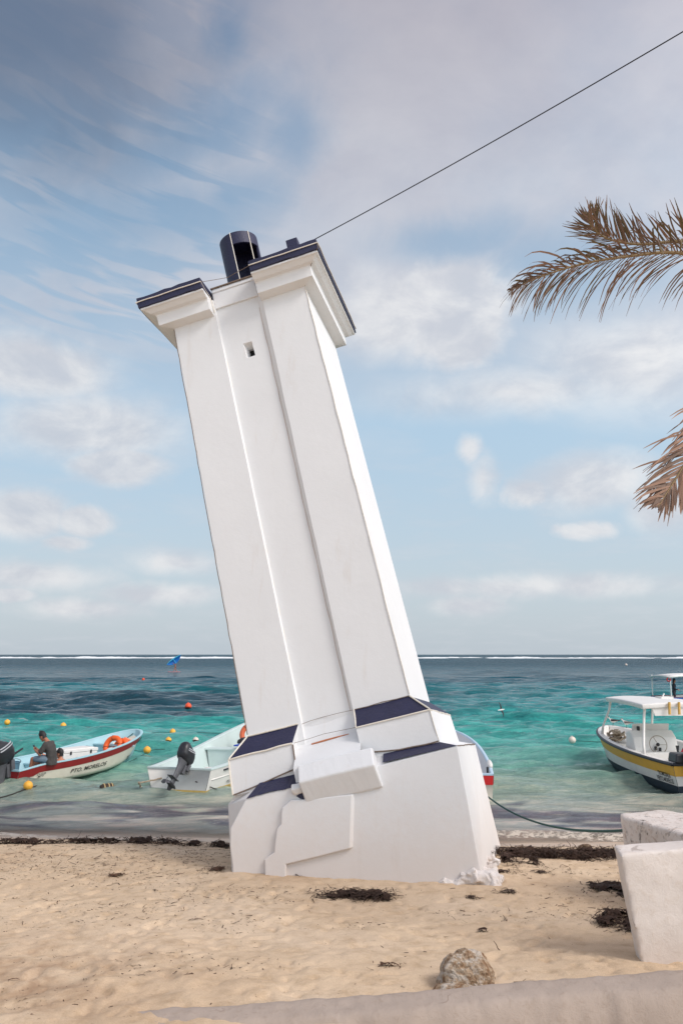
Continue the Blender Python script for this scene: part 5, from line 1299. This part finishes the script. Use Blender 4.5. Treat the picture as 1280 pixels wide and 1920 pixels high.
# ================================================================== PEOPLE
SKIN = mat('skin', srgb(166, 108, 82), .55, .10, 8); SKIN2 = mat('skin_tan', srgb(190, 128, 100), .55, .10, 8); HAIR = mat('hair_black', (.012, .010, .010), .6, .2, 30)
TEE = mat('tee_charcoal', srgb(66, 62, 60), .85, .12, 14, .4, 30); JEAN = mat('denim', srgb(120, 138, 152), .8, .2, 16); PHONE = mat('phone_black', (.01, .01, .012), .25, .05)
def loft(B, secs, n=20):
    """closed body through elliptic sections (centre, half width along side axis, half depth, side axis, front axis)"""
    k_ = len(B.v)
    for c, a, b_, sx, fx in secs:
        c, sx, fx = Vector(c), Vector(sx).normalized(), Vector(fx).normalized()
        for j in range(n):
            t = 6.28318 * j / n; B.v.append(tuple(c + sx * a * math.cos(t) + fx * b_ * math.sin(t)))
    for i in range(len(secs) - 1):
        for j in range(n): B.f.append((k_ + i * n + j, k_ + i * n + (j + 1) % n, k_ + (i + 1) * n + (j + 1) % n, k_ + (i + 1) * n + j))
    B.f.append(tuple(k_ + j for j in reversed(range(n)))); B.f.append(tuple(k_ + (len(secs) - 1) * n + j for j in range(n)))
def limb(B, pts, rs):
    for i in range(len(pts) - 1): B.tube([Vector(pts[i]).lerp(Vector(pts[i + 1]), q_ / 4) for q_ in range(5)], [lp(rs[i], rs[i + 1], q_ / 4) for q_ in range(5)], 12)
    for p, r in zip(pts, rs): B.sphere(p, r * .99, 12, 8)
def hand(B, wrist, d, palm_n, side, curl=.6, s_=1.):
    """palm, four bent fingers of different lengths, thumb from the side of the palm"""
    d = Vector(d).normalized(); n = Vector(palm_n); n = (n - d * n.dot(d)).normalized(); sx = d.cross(n) * side; w = Vector(wrist)
    loft(B, [(w, .026 * s_, .018 * s_, sx, n), (w + d * .03 * s_, .036 * s_, .016 * s_, sx, n), (w + d * .085 * s_, .042 * s_, .013 * s_, sx, n)], 12)
    for k_, (o_, ln) in enumerate(((.032, .068), (.011, .078), (-.011, .072), (-.032, .055))):
        p = w + d * .08 * s_ + sx * o_ * s_; q_ = p + (d * math.cos(curl) + n * math.sin(curl)) * ln * .5 * s_; r = q_ + (d * math.cos(curl * 2) + n * math.sin(curl * 2)) * ln * .5 * s_
        B.tube([p - d * .01, q_, r], [.0095 * s_, .009 * s_, .0075 * s_], 8)
    p = w + d * .025 * s_ + sx * .03 * s_; q_ = p + (d * .7 + sx * .6 + n * .3).normalized() * .038 * s_; r = q_ + (d * .9 + n * .5).normalized() * .03 * s_
    B.tube([p, q_, r], [.013 * s_, .011 * s_, .009 * s_], 8)
def head(B, c, fwd, up, s_=1.):
    f = Vector(fwd).normalized(); u = Vector(up); u = (u - f * u.dot(f)).normalized(); sd_ = u.cross(f); c = Vector(c)
    prof = [(-.115, .030, .032, .035), (-.10, .048, .055, .022), (-.07, .058, .074, .010), (-.03, .066, .084, .004), (.01, .072, .092, .0), (.05, .074, .096, -.004), (.085, .064, .082, -.006), (.108, .042, .054, -.008), (.118, .012, .016, -.008)]
    loft(B, [(c + u * z * s_ + f * o_ * s_, a * s_, b_ * s_, sd_, f) for z, a, b_, o_ in prof], 24)
    B.sphere(c + f * .094 * s_ - u * .022 * s_, .014 * s_, 8, 6, (1, 1, 1.2)); B.tube([c + f * .086 * s_ + u * .015 * s_, c + f * .104 * s_ - u * .024 * s_], [.008 * s_, .012 * s_], 8)
    B.sphere(c + f * .088 * s_ - u * .058 * s_, .012 * s_, 8, 6, (1.4, 1.4, .7)); B.sphere(c + f * .070 * s_ - u * .095 * s_, .022 * s_, 8, 6)
    for q_ in (-1, 1): B.sphere(c + sd_ * q_ * .074 * s_ - u * .008 * s_ - f * .004 * s_, .020 * s_, 8, 6, (.6, 1, 1.4)); B.sphere(c + sd_ * q_ * .030 * s_ + f * .082 * s_ + u * .022 * s_, .013 * s_, 8, 6)
    return f, u, sd_
def eyes(par, c, fwd, up, s_=1.):
    f = Vector(fwd).normalized(); u = Vector(up); u = (u - f * u.dot(f)).normalized(); sd_ = u.cross(f); c = Vector(c); B = MB(); M_ = MB()
    for q_ in (-1, 1):
        B.sphere(c + sd_ * q_ * .030 * s_ + f * .090 * s_ + u * .004 * s_, .0085 * s_, 8, 6); B.tube([c + sd_ * q_ * .016 * s_ + f * .094 * s_ + u * .028 * s_, c + sd_ * q_ * .048 * s_ + f * .082 * s_ + u * .028 * s_], .005 * s_, 6)
    B.build('eyes', HAIR, par); M_.tube([c - sd_ * .022 * s_ + f * .093 * s_ - u * .058 * s_, c + f * .100 * s_ - u * .058 * s_, c + sd_ * .022 * s_ + f * .093 * s_ - u * .058 * s_], .004 * s_, 6)
    M_.build('mouth', mat('lips', srgb(120, 66, 56), .6, .05), par)
def hair(par, c, fwd, up, s_=1., top=.02, m=HAIR, tuft=.02, seed=1, long=0.):
    f = Vector(fwd).normalized(); u = Vector(up); u = (u - f * u.dot(f)).normalized(); sd_ = u.cross(f); c = Vector(c); B = MB()
    def fn(a, v):
        t = 6.28318 * a; ph = v * 1.62; d = f * math.cos(t) * math.sin(ph) * .100 + sd_ * math.sin(t) * math.sin(ph) * .081 + u * math.cos(ph) * (.122 + tuft)
        front = max(0, math.cos(t)); d = d + u * (front * .055 * max(0, v - .55) / .45) + u * .018 - f * .008 + u * front * tuft * .9 * (1 - v)
        k_ = 1 + .09 * (n1(a * 22 + seed, v * 7, seed, 2) - .5)
        return c + d * s_ * k_
    B.grid(fn, 36, 12, True)
    # back of the head, cropped down to the nape
    def bk(a, v):
        t = math.pi * (.55 + .9 * a); z = .03 - v * (.095 + long); return c + (f * math.cos(t) * (.098 - .012 * v) + sd_ * math.sin(t) * (.079 - .006 * v) + u * z) * s_
    B.grid(bk, 18, 8)
    return B.build('hair', m, par, smooth=True, fix=False)
def flesh(B, name, m, par, vox=.009, sm=4):
    o = B.build(name, m, par, smooth=True); r = o.modifiers.new('r', 'REMESH'); r.mode = 'VOXEL'; r.voxel_size = vox; r.use_smooth_shade = True
    q_ = o.modifiers.new('s', 'SMOOTH'); q_.iterations = sm; q_.factor = .5; return o
def solve_on(fn, px, lo, hi):       # parameter at which a point of a boat appears at photo column px (for placing passengers)
    best = None
    for i in range(200):
        t = lp(lo, hi, i / 199); p = fn(t); dd = p.y * math.cos(PITCH) + (p.z - CAM_H) * math.sin(PITCH); q_ = 640 + F * p.x / dd
        if best is None or abs(q_ - px) < best[0]: best = (abs(q_ - px), t)
    return best[1]
# man in charcoal T-shirt on the edge of boat 1, looking down at his phone
t_ = solve_on(lambda t: W1((h1.L * t, -h1.b(t) + .05, h1.zg(t))), 94, .05, .6)
sp = W1((h1.L * t_, -h1.b(t_) + .05, h1.zg(t_) + .02))
pm = empty('person', sp, (0, 0, R_(168))); tag(pm, 'man in charcoal T-shirt sitting on the boat edge, head bent over his phone', 'person')
X_, Y_, Z_ = Vector((1, 0, 0)), Vector((0, 1, 0)), Vector((0, 0, 1))
fl_ = .10 - sp.z
B = MB(); tq = [((-.02, 0, .06), .165, .115), ((-.03, 0, .16), .150, .105), ((-.01, 0, .30), .155, .110), ((.04, 0, .42), .175, .115), ((.08, 0, .50), .165, .095), ((.11, 0, .555), .085, .060)]
loft(B, [(c, a, b_, Y_, X_ + Z_ * -.2) for c, a, b_ in tq])
HC = Vector((.245, 0, .665)); HF = Vector((.86, .0, -.50)); HU = Vector((.5, 0, .86))
limb(B, [(.10, 0, .53), (.17, 0, .60), (.215, 0, .64)], [.062, .056, .055]); head(B, HC, HF, HU)
for q_ in (-1, 1):
    sh_ = (.075, q_ * .185, .48); el = (.17, q_ * .25, .225); wr = (.40, q_ * .075, .305)
    limb(B, [sh_, el, wr], [.052, .043, .030]); hand(B, wr, (.7, -q_ * .25, .35), (0, -q_ * .6, .7), q_, .9)
    kn = (.44, q_ * .13, .09); an = (.46 + .05 * q_, q_ * .14, fl_ + .10)
    limb(B, [(.0, q_ * .09, .08), kn, an], [.088, .060, .040]); loft(B, [(Vector(an) + Vector((-.05, 0, -.07)), .035, .03, Y_, Z_), (Vector(an) + Vector((.05, 0, -.06)), .042, .035, Y_, Z_), (Vector(an) + Vector((.17, 0, -.08)), .045, .018, Y_, Z_)], 12)
flesh(B, 'body', SKIN, pm, .0085, 3); eyes(pm, HC, HF, HU); hair(pm, HC, HF, HU, 1.0, tuft=.028, seed=4)
B = MB(); loft(B, [((-.035, 0, -.06), .185, .135, Y_, X_)] + [(c, a + .022, b_ + .022, Y_, X_ + Z_ * -.2) for c, a, b_ in tq[:5]] + [((.105, 0, .545), .10, .072, Y_, X_ + Z_ * -.2)])
for q_ in (-1, 1): limb(B, [(.07, q_ * .165, .485), (.12, q_ * .225, .36), (.145, q_ * .24, .30)], [.072, .070, .068])
o = flesh(B, 't_shirt', TEE, pm, .010, 3); tx = bpy.data.textures.new('folds', 'CLOUDS'); tx.noise_scale = .12; dm = o.modifiers.new('d', 'DISPLACE'); dm.texture = tx; dm.strength = .025
B = MB(); loft(B, [((-.03, 0, .10), .172, .122, Y_, X_), ((.0, 0, .02), .18, .13, Y_, X_)])
for q_ in (-1, 1): limb(B, [(.0, q_ * .09, .075), (.36, q_ * .122, .095)], [.102, .080])
flesh(B, 'shorts', JEAN, pm, .012, 3)
MB().box((.475, 0, .375), (.012, .075, .15), Matrix.Rotation(R_(35), 3, 'Y')).build('phone', PHONE, pm, bevel=.004)
MB().sphere(HC + Vector((0, .078, -.03)), .008, 8, 6).build('earring', STR, pm)
# shirtless man sitting low in the boat, knees up, holding a dark can
c1 = at_y(115, 1414, 24.75); p2 = empty('person', (c1.x, c1.y, .12), (0, 0, R_(172))); tag(p2, 'shirtless dark haired man sitting low in the boat, a can in his raised hand', 'person')
hz = c1.z - .12
B = MB(); tq2 = [((.10, 0, .07), .165, .12), ((.05, 0, .18), .150, .11), ((.02, 0, hz - .26), .165, .115), ((.0, 0, hz - .17), .175, .10), ((.0, 0, hz - .12), .09, .06)]
loft(B, [(c, a, b_, Y_, X_) for c, a, b_ in tq2]); HC2 = Vector((.03, 0, hz + .01)); HF2 = Vector((.98, .0, -.12)); HU2 = Vector((.1, 0, 1))
limb(B, [(.0, 0, hz - .16), (.01, 0, hz - .09)], [.062, .056]); head(B, HC2, HF2, HU2)
for q_ in (-1, 1):
    kn = (.58, q_ * .14, .40); limb(B, [(.12, q_ * .09, .09), kn, (.78, q_ * .14, .06)], [.085, .058, .040])
    loft(B, [(Vector((.76, q_ * .14, .03)), .035, .03, Y_, Z_), (Vector((.86, q_ * .14, .03)), .042, .03, Y_, Z_), (Vector((.97, q_ * .14, .015)), .045, .018, Y_, Z_)], 12)
limb(B, [(.0, .185, hz - .20), (.26, .25, .25), (.50, .19, .42)], [.052, .042, .030]); hand(B, (.50, .19, .42), (.9, 0, .2), (0, -.2, -1), 1, .8)
limb(B, [(.0, -.185, hz - .20), (.32, -.24, .30), (.60, -.17, .46)], [.052, .042, .030]); hand(B, (.60, -.17, .46), (.55, 0, .7), (1, .2, -.3), -1, 1.1)
flesh(B, 'body', SKIN2, p2, .009, 3); eyes(p2, HC2, HF2, HU2); hair(p2, HC2, HF2, HU2, 1.0, tuft=.012, seed=8)
MB().lathe([(0, 0), (.030, .0), (.033, .02), (.033, .12), (.028, .13), (0, .13)], 16, (.665, -.165, .515)).build('can', PHONE, p2)
B = MB(); loft(B, [((.10, 0, .02), .18, .14, Y_, X_), ((.07, 0, .12), .172, .13, Y_, X_)])
for q_ in (-1, 1): limb(B, [(.12, q_ * .09, .09), (.46, q_ * .13, .32)], [.10, .078])
flesh(B, 'shorts', mat('shorts_dark', (.03, .035, .05), .8, .1), p2, .012, 3)
# wing rider far out
wp = at_z(329, 1261, .05); wr_ = empty('person', (wp.x, wp.y, .22), (0, 0, R_(195))); tag(wr_, 'tiny far rider standing on a board, holding a blue wing', 'person')
B = MB(); loft(B, [((0, 0, .86), .15, .11, Y_, X_), ((.02, 0, 1.05), .14, .10, Y_, X_), ((.03, 0, 1.3), .18, .11, Y_, X_), ((.03, 0, 1.44), .16, .09, Y_, X_), ((.03, 0, 1.5), .07, .06, Y_, X_)])
limb(B, [(.03, 0, 1.48), (.04, 0, 1.58)], [.06, .055]); head(B, (.06, 0, 1.66), (1, 0, 0), Z_)
for q_ in (-1, 1):
    limb(B, [(0, q_ * .09, .9), (.10 + .12 * q_, q_ * .12, .5), (.0 + .25 * q_, q_ * .12, .08)], [.09, .06, .045]); limb(B, [(.03, q_ * .18, 1.42), (.25, q_ * .2, 1.3), (.50, q_ * .12, 1.5)], [.05, .042, .03]); hand(B, (.50, q_ * .12, 1.5), (.4, 0, .9), (1, 0, 0), q_, .9)
    loft(B, [(Vector((-.05 + .25 * q_, q_ * .12, .03)), .035, .03, Y_, Z_), (Vector((.15 + .25 * q_, q_ * .12, .02)), .045, .02, Y_, Z_)], 12)
flesh(B, 'body', SKIN, wr_, .02, 2); hair(wr_, (.06, 0, 1.66), (1, 0, 0), Z_, 1.05)
B = MB(); loft(B, [((0, 0, .95), .17, .13, Y_, X_), ((0, 0, .78), .19, .15, Y_, X_)]); flesh(B, 'shorts', mat('shorts_red', srgb(120, 60, 66), .8, .1), wr_, .02, 2)
bd = MB().grid(lambda u, v: Vector((lp(-.9, 1.35, v), .34 * math.cos(6.283 * u) * math.sin(math.pi * min(.98, .08 + .9 * v)) ** .5, .0 + .05 * math.sin(6.283 * u) + .10 * max(0, v - .75))), 20, 16, True).build('board', mat('board_pink', srgb(196, 120, 128), .5, .1), None, smooth=True, loc=(wp.x, wp.y, .16), rot=(0, 0, R_(195)))
tag(bd, 'pink board under the far wing rider', 'board')
wg = empty('wing', (wp.x, wp.y, .2), (0, 0, 0)); tag(wg, 'blue inflatable wing with pale blue edges held above the sea by the far rider', 'wing')
WBL = mat('wing_blue', srgb(20, 110, 190), .5, .1); WCY = mat('wing_cyan', srgb(70, 180, 214), .5, .1)
def wing_pt(u, v):   # u tip to tip, v leading to trailing edge
    k_ = math.sin(math.pi * min(1, max(0, u))); o_ = .16 * k_ - v * .95 * k_ ** .8
    return Vector((lp(-1.6, .95, u) - .58 * o_, -.25 + .25 * math.sin(math.pi * v) * k_, lp(1.25, 3.05, u) + .81 * o_))
MB().grid(lambda u, v: wing_pt(u, v), 24, 8).build('canopy', WBL, wg, smooth=True, fix=False).modifiers.new('s', 'SOLIDIFY').thickness = .02
MB().tube([wing_pt(i / 20, 0) for i in range(21)], [.03 + .09 * math.sin(math.pi * i / 20) for i in range(21)], 10).build('leading_edge', WCY, wg, smooth=True)
MB().tube([wing_pt(.5, 0), wing_pt(.5, 1)], .06, 8).build('strut', WCY, wg)
# person in the distant boat
p5 = W5((.72, -.35, .25)); p4 = empty('person', p5, (0, 0, R_(-18))); tag(p4, 'person with long dark hair and a black and blue top standing in the distant boat', 'person'); p4.scale = (.88,) * 3
B = MB(); tq4 = [((0, 0, .86), .16, .12), ((.02, 0, 1.05), .14, .10), ((.03, 0, 1.3), .17, .12), ((.02, 0, 1.44), .16, .09), ((.02, 0, 1.5), .07, .06)]
loft(B, [(c, a, b_, Y_, X_) for c, a, b_ in tq4]); limb(B, [(.02, 0, 1.48), (.03, 0, 1.56)], [.055, .05]); head(B, (.05, 0, 1.65), (1, 0, -.1), Z_)
for q_ in (-1, 1):
    limb(B, [(0, q_ * .09, .9), (.05, q_ * .1, .5), (.0, q_ * .1, .08)], [.09, .06, .045]); limb(B, [(.02, q_ * .17, 1.42), (.05, q_ * .23, 1.15), (.26, q_ * .12, 1.04)], [.05, .042, .03]); hand(B, (.26, q_ * .12, 1.04), (1, -q_ * .3, 0), (0, -q_, 0), q_, .9)
    loft(B, [(Vector((-.05, q_ * .1, .03)), .035, .03, Y_, Z_), (Vector((.17, q_ * .1, .02)), .045, .02, Y_, Z_)], 12)
flesh(B, 'body', SKIN, p4, .012, 2); hair(p4, (.05, 0, 1.65), (1, 0, -.1), Z_, 1.08, long=.22, tuft=.02)
B = MB(); loft(B, [(c, a + .02, b_ + .02, Y_, X_) for c, a, b_ in tq4[:4]])
for q_ in (-1, 1): limb(B, [(.02, q_ * .17, 1.42), (.05, q_ * .23, 1.15), (.22, q_ * .14, 1.05)], [.066, .056, .045])
flesh(B, 'jacket', DK, p4, .014, 2); B = MB(); loft(B, [((.07, 0, 1.02), .09, .085, Y_, X_), ((.08, -.03, 1.2), .10, .09, Y_, X_), ((.07, -.03, 1.38), .09, .08, Y_, X_)]); flesh(B, 'shirt_front', mat('top_cyan', srgb(30, 130, 170), .7, .1), p4, .014, 2)
B = MB(); 
for q_ in (-1, 1): limb(B, [(0, q_ * .08, .9), (.05, q_ * .1, .5), (.0, q_ * .1, .12)], [.11, .075, .06])
flesh(B, 'trousers', DK, p4, .016, 2)

# ================================================================== GULLS
GW = mat('gull_white', srgb(226, 222, 216), .7, .08, 20); GG = mat('gull_grey', srgb(112, 104, 102), .75, .15, 20); GD = mat('gull_dark', srgb(40, 36, 38), .75, .15, 20)
def gull(loc, rot, label, s_=1., grey=GG):
    root = empty('gull', loc, (0, 0, rot)); tag(root, label, 'bird', 'gulls perched on the bow of the motor boat'); root.scale = (s_,) * 3
    B = MB(); loft(B, [((-.16, 0, .15), .012, .008, Y_, Z_), ((-.10, 0, .15), .035, .030, Y_, Z_), ((-.02, 0, .145), .058, .058, Y_, Z_), ((.06, 0, .165), .055, .056, Y_, Z_), ((.11, 0, .20), .035, .038, Y_, X_ * .4 + Z_), ((.125, 0, .235), .026, .028, Y_, X_ + Z_ * .5)], 14)
    B.sphere((.138, 0, .262), .032, 12, 8, (1.15, .9, .95)); flesh(B, 'body', GW, root, .006, 2)
    for q_ in (-1, 1):
        MB().grid(lambda u, v: Vector((lp(.07, -.22, u), q_ * (.055 * math.sin(math.pi * (.25 + .6 * u)) + .004) + q_ * .006, .165 + (.5 - v) * .075 * (1 - .75 * u) + .012 * (1 - u))), 12, 6).build('wing', grey, root, smooth=True, fix=False).modifiers.new('s', 'SOLIDIFY').thickness = .008
        MB().tube([(.0, q_ * .022, .11), (.005, q_ * .022, .0)], .0045, 6).box((.015, q_ * .022, .004), (.035, .022, .006)).build('leg', GD, root)
    MB().tube([(.165, 0, .258), (.205, 0, .248), (.215, 0, .238)], [.009, .006, .002], 8).build('beak', GD, root); MB().sphere((.135, 0, .272), .030, 12, 8, (.9, 1.02, .7)).build('hood', grey, root)
    return root
for px, rt, lb in ((1149, 172, 'grey and white gull on the bow, directly behind the front canopy post'), (1174, 165, 'brownish gull on the bow rail beside the pale rope pile')):
    t = solve_on(lambda t: W4((h4.L * t, -h4.b(t) + .06, h4.zg(t))), px, .70, .985) if px < 1160 else solve_on(lambda t: W4((h4.L * t, -h4.b(t) + .06, h4.zg(t))), px, .70, .985)
    gull(W4((h4.L * t, -h4.b(t) + .06, h4.zg(t) + .022)), R_(rt), lb, 1.0, GD if px < 1160 else GG)
fp = at_y(939, 1331, 42); fg = empty('gull', fp, (R_(68), R_(-6), R_(20))); tag(fg, 'white tern banking in flight low over the sea right of the tower', 'bird'); fg.scale = (.9,) * 3
B = MB(); loft(B, [((-.20, 0, 0), .02, .006, Y_, Z_), ((-.08, 0, 0), .035, .03, Y_, Z_), ((.04, 0, 0), .045, .042, Y_, Z_), ((.13, 0, .01), .026, .026, Y_, Z_)], 14); B.sphere((.155, 0, .015), .028, 10, 8); flesh(B, 'body', GW, fg, .007, 2)
for q_ in (-1, 1): MB().grid(lambda u, v: Vector((.06 - v * .11 * (1 - u * .75) - .10 * u * u, q_ * (.03 + .36 * u), .09 * math.sin(math.pi * u * .6))), 12, 5).build('wing', GD, fg, smooth=True, fix=False).modifiers.new('s', 'SOLIDIFY').thickness = .008
MB().tube([(.175, 0, .012), (.225, 0, .004)], [.008, .002], 6).build('beak', GD, fg)

# ================================================================== PALM
PG = mat('palm_olive', srgb(112, 96, 66), .7, .35, 5); PB = mat('palm_brown', srgb(122, 100, 86), .75, .3, 5); PT = mat('palm_rust', srgb(150, 118, 98), .75, .3, 5); PR = mat('palm_rachis', srgb(134, 112, 78), .7, .2, 6)
TRK = rockmat('palm_bark', srgb(96, 82, 70), srgb(128, 114, 100), srgb(152, 140, 126))
palm = empty('palm_tree', (5.05, 7.3, sz(5.05, 7.3))); tag(palm, 'wind blown palm beyond the right edge, its dry brown fronds reaching into the sky', 'palm tree')
crown = at_y(1475, 575, 7.6); base = Vector((5.05, 7.3, .5))
B = MB(); P_ = []; rs = []
for i in range(60):
    t = i / 59; p = base.lerp(crown - Vector((0, 0, .15)), t) + Vector((.22 * math.sin(t * 2.4) * (1 - t), 0, 0)); P_.append(p - palm.location); rs.append((.19 - .07 * t) * (1 + .05 * (i % 2)) + .09 * max(0, .08 - t) * 10)
B.tube(P_, rs, 18).build('trunk', TRK, palm, smooth=True)
def spline(pts, n):
    P = [Vector(p) for p in pts]; P = [P[0] * 2 - P[1]] + P + [P[-1] * 2 - P[-2]]; out = []
    for i in range(n):
        s_ = (len(P) - 3) * i / (n - 1); k_ = min(int(s_), len(P) - 4); t = s_ - k_; a, b_, c, d = P[k_:k_ + 4]
        out.append(.5 * ((2 * b_) + (c - a) * t + (2 * a - 5 * b_ + 4 * c - d) * t * t + (3 * b_ - a - 3 * c + d) * t ** 3))
    return out
def frond(pts, seed, mats_, ln=.55, n=78, down=.75, wind=(-.25, 0, 0), up_side=.5, label=None, start=.10, fray=.25, wd=.024, tipf=.30, side0=None):
    rnd = random.Random(seed); C_ = spline(pts, 160); root = None
    B = MB().tube([p - palm.location for p in C_[::6] + [C_[-1]]], [lp(.026, .003, (i / 27) ** .8) for i in range(len(C_[::6]) + 1)], 7)
    fr = B.build('frond', PR, palm, smooth=True); LB = [MB() for _ in mats_]
    for i in range(n):
        for sd_ in (-1, 1):
            t = start + (1 - start) * ((i + rnd.uniform(-.3, .3)) / n); t = min(.995, max(start, t)); k_ = int(t * 158); p = C_[k_]; tg = (C_[k_ + 1] - C_[k_]).normalized()
            sv = tg.cross(Vector((0, 0, 1)) if side0 is None else Vector(side0)).normalized(); nu = sv.cross(tg)
            L = ln * (math.sin(math.pi * (.16 + .80 * t)) ** .75) * rnd.uniform(.72, 1.1) * (1 if t < .9 else lp(1, tipf, (t - .9) * 10))
            d = (sv * sd_ * (1. if sd_ > 0 else up_side) + tg * (.55 + .5 * t) + nu * (.35 if sd_ < 0 else -.1) + Vector(wind)).normalized(); d = (d + Vector((rnd.gauss(0, .17), rnd.gauss(0, .17), rnd.gauss(0, .17)))).normalized()
            B2 = rnd.choice(LB); q_ = p.copy(); k0 = len(B2.v); nn = 6; wv = sv.cross(d).normalized() if sv.cross(d).length > .01 else nu; wv = (tg - d * tg.dot(d)).normalized()
            for j in range(nn + 1):
                f_ = j / nn; w = wd * (math.sin(math.pi * (.12 + .86 * f_)) ** .6) * .5 * (1 if rnd.random() > fray * f_ else .4)
                B2.v += [tuple(q_ - wv * w - palm.location), tuple(q_ + wv * w - palm.location)]
                if j: B2.f.append((k0 + 2 * j - 2, k0 + 2 * j, k0 + 2 * j + 1, k0 + 2 * j - 1))
                d = (d + Vector((0, 0, -down * .30)) * (f_ + .15) + Vector((rnd.gauss(0, .05), rnd.gauss(0, .05), rnd.gauss(0, .06))) + Vector(wind) * .10).normalized(); q_ = q_ + d * L / nn
    for b2, mm_ in zip(LB, mats_): b2.build('leaflets', mm_, fr, fix=False)
    return fr
Yc = 7.6
c0 = crown
# three fronds that reach into the picture
frond([c0, at_y(1380, 500, 7.45), at_y(1270, 474, 7.3), at_y(1180, 480, 7.2), at_y(1090, 495, 7.1), at_y(1010, 520, 7.05), at_y(952, 547, 7.0)], 3, [PG, PB, PB, PT], .66, 98, 1.0, (.05, 0, -.05), .55, start=.2, wd=.017)
frond([c0, at_y(1390, 470, 7.7), at_y(1290, 452, 7.75), at_y(1200, 458, 7.75), at_y(1140, 448, 7.7), at_y(1108, 424, 7.65), at_y(1102, 398, 7.6)], 5, [PG, PB, PB, PT], .42, 105, -.12, (-.18, 0, .30), .9, start=.2, wd=.015)
frond([c0, at_y(1420, 640, 7.2), at_y(1360, 735, 6.9), at_y(1318, 810, 6.75), at_y(1284, 868, 6.7), at_y(1255, 915, 6.65), at_y(1232, 952, 6.6)], 9, [PT, PT, PB], .50, 74, .45, (-.35, 0, -.35), .9, start=.25, wd=.019, side0=(.1, -.9, .3))
# the rest of the crown, outside the picture
for k_, (dx, dy, dz, dr) in enumerate([(2.0, .8, .4, 1.2), (1.6, 1.7, .7, 1.3), (2.2, -.6, .2, 1.5), (1.2, -1.9, .5, 1.3), (.9, 1.9, .2, 1.8), (1.7, .2, 1.2, .9)]):
    frond([c0, c0 + Vector((dx * .35, dy * .35, dz * .9 + .25)), c0 + Vector((dx * .75, dy * .75, dz + .1)), c0 + Vector((dx * 1.1, dy * 1.1, dz - dr * .6)), c0 + Vector((dx * 1.25, dy * 1.25, dz - dr * 1.3))], 20 + k_, [PG, PB], .6, 48, .8, (-.2, 0, 0), .9)
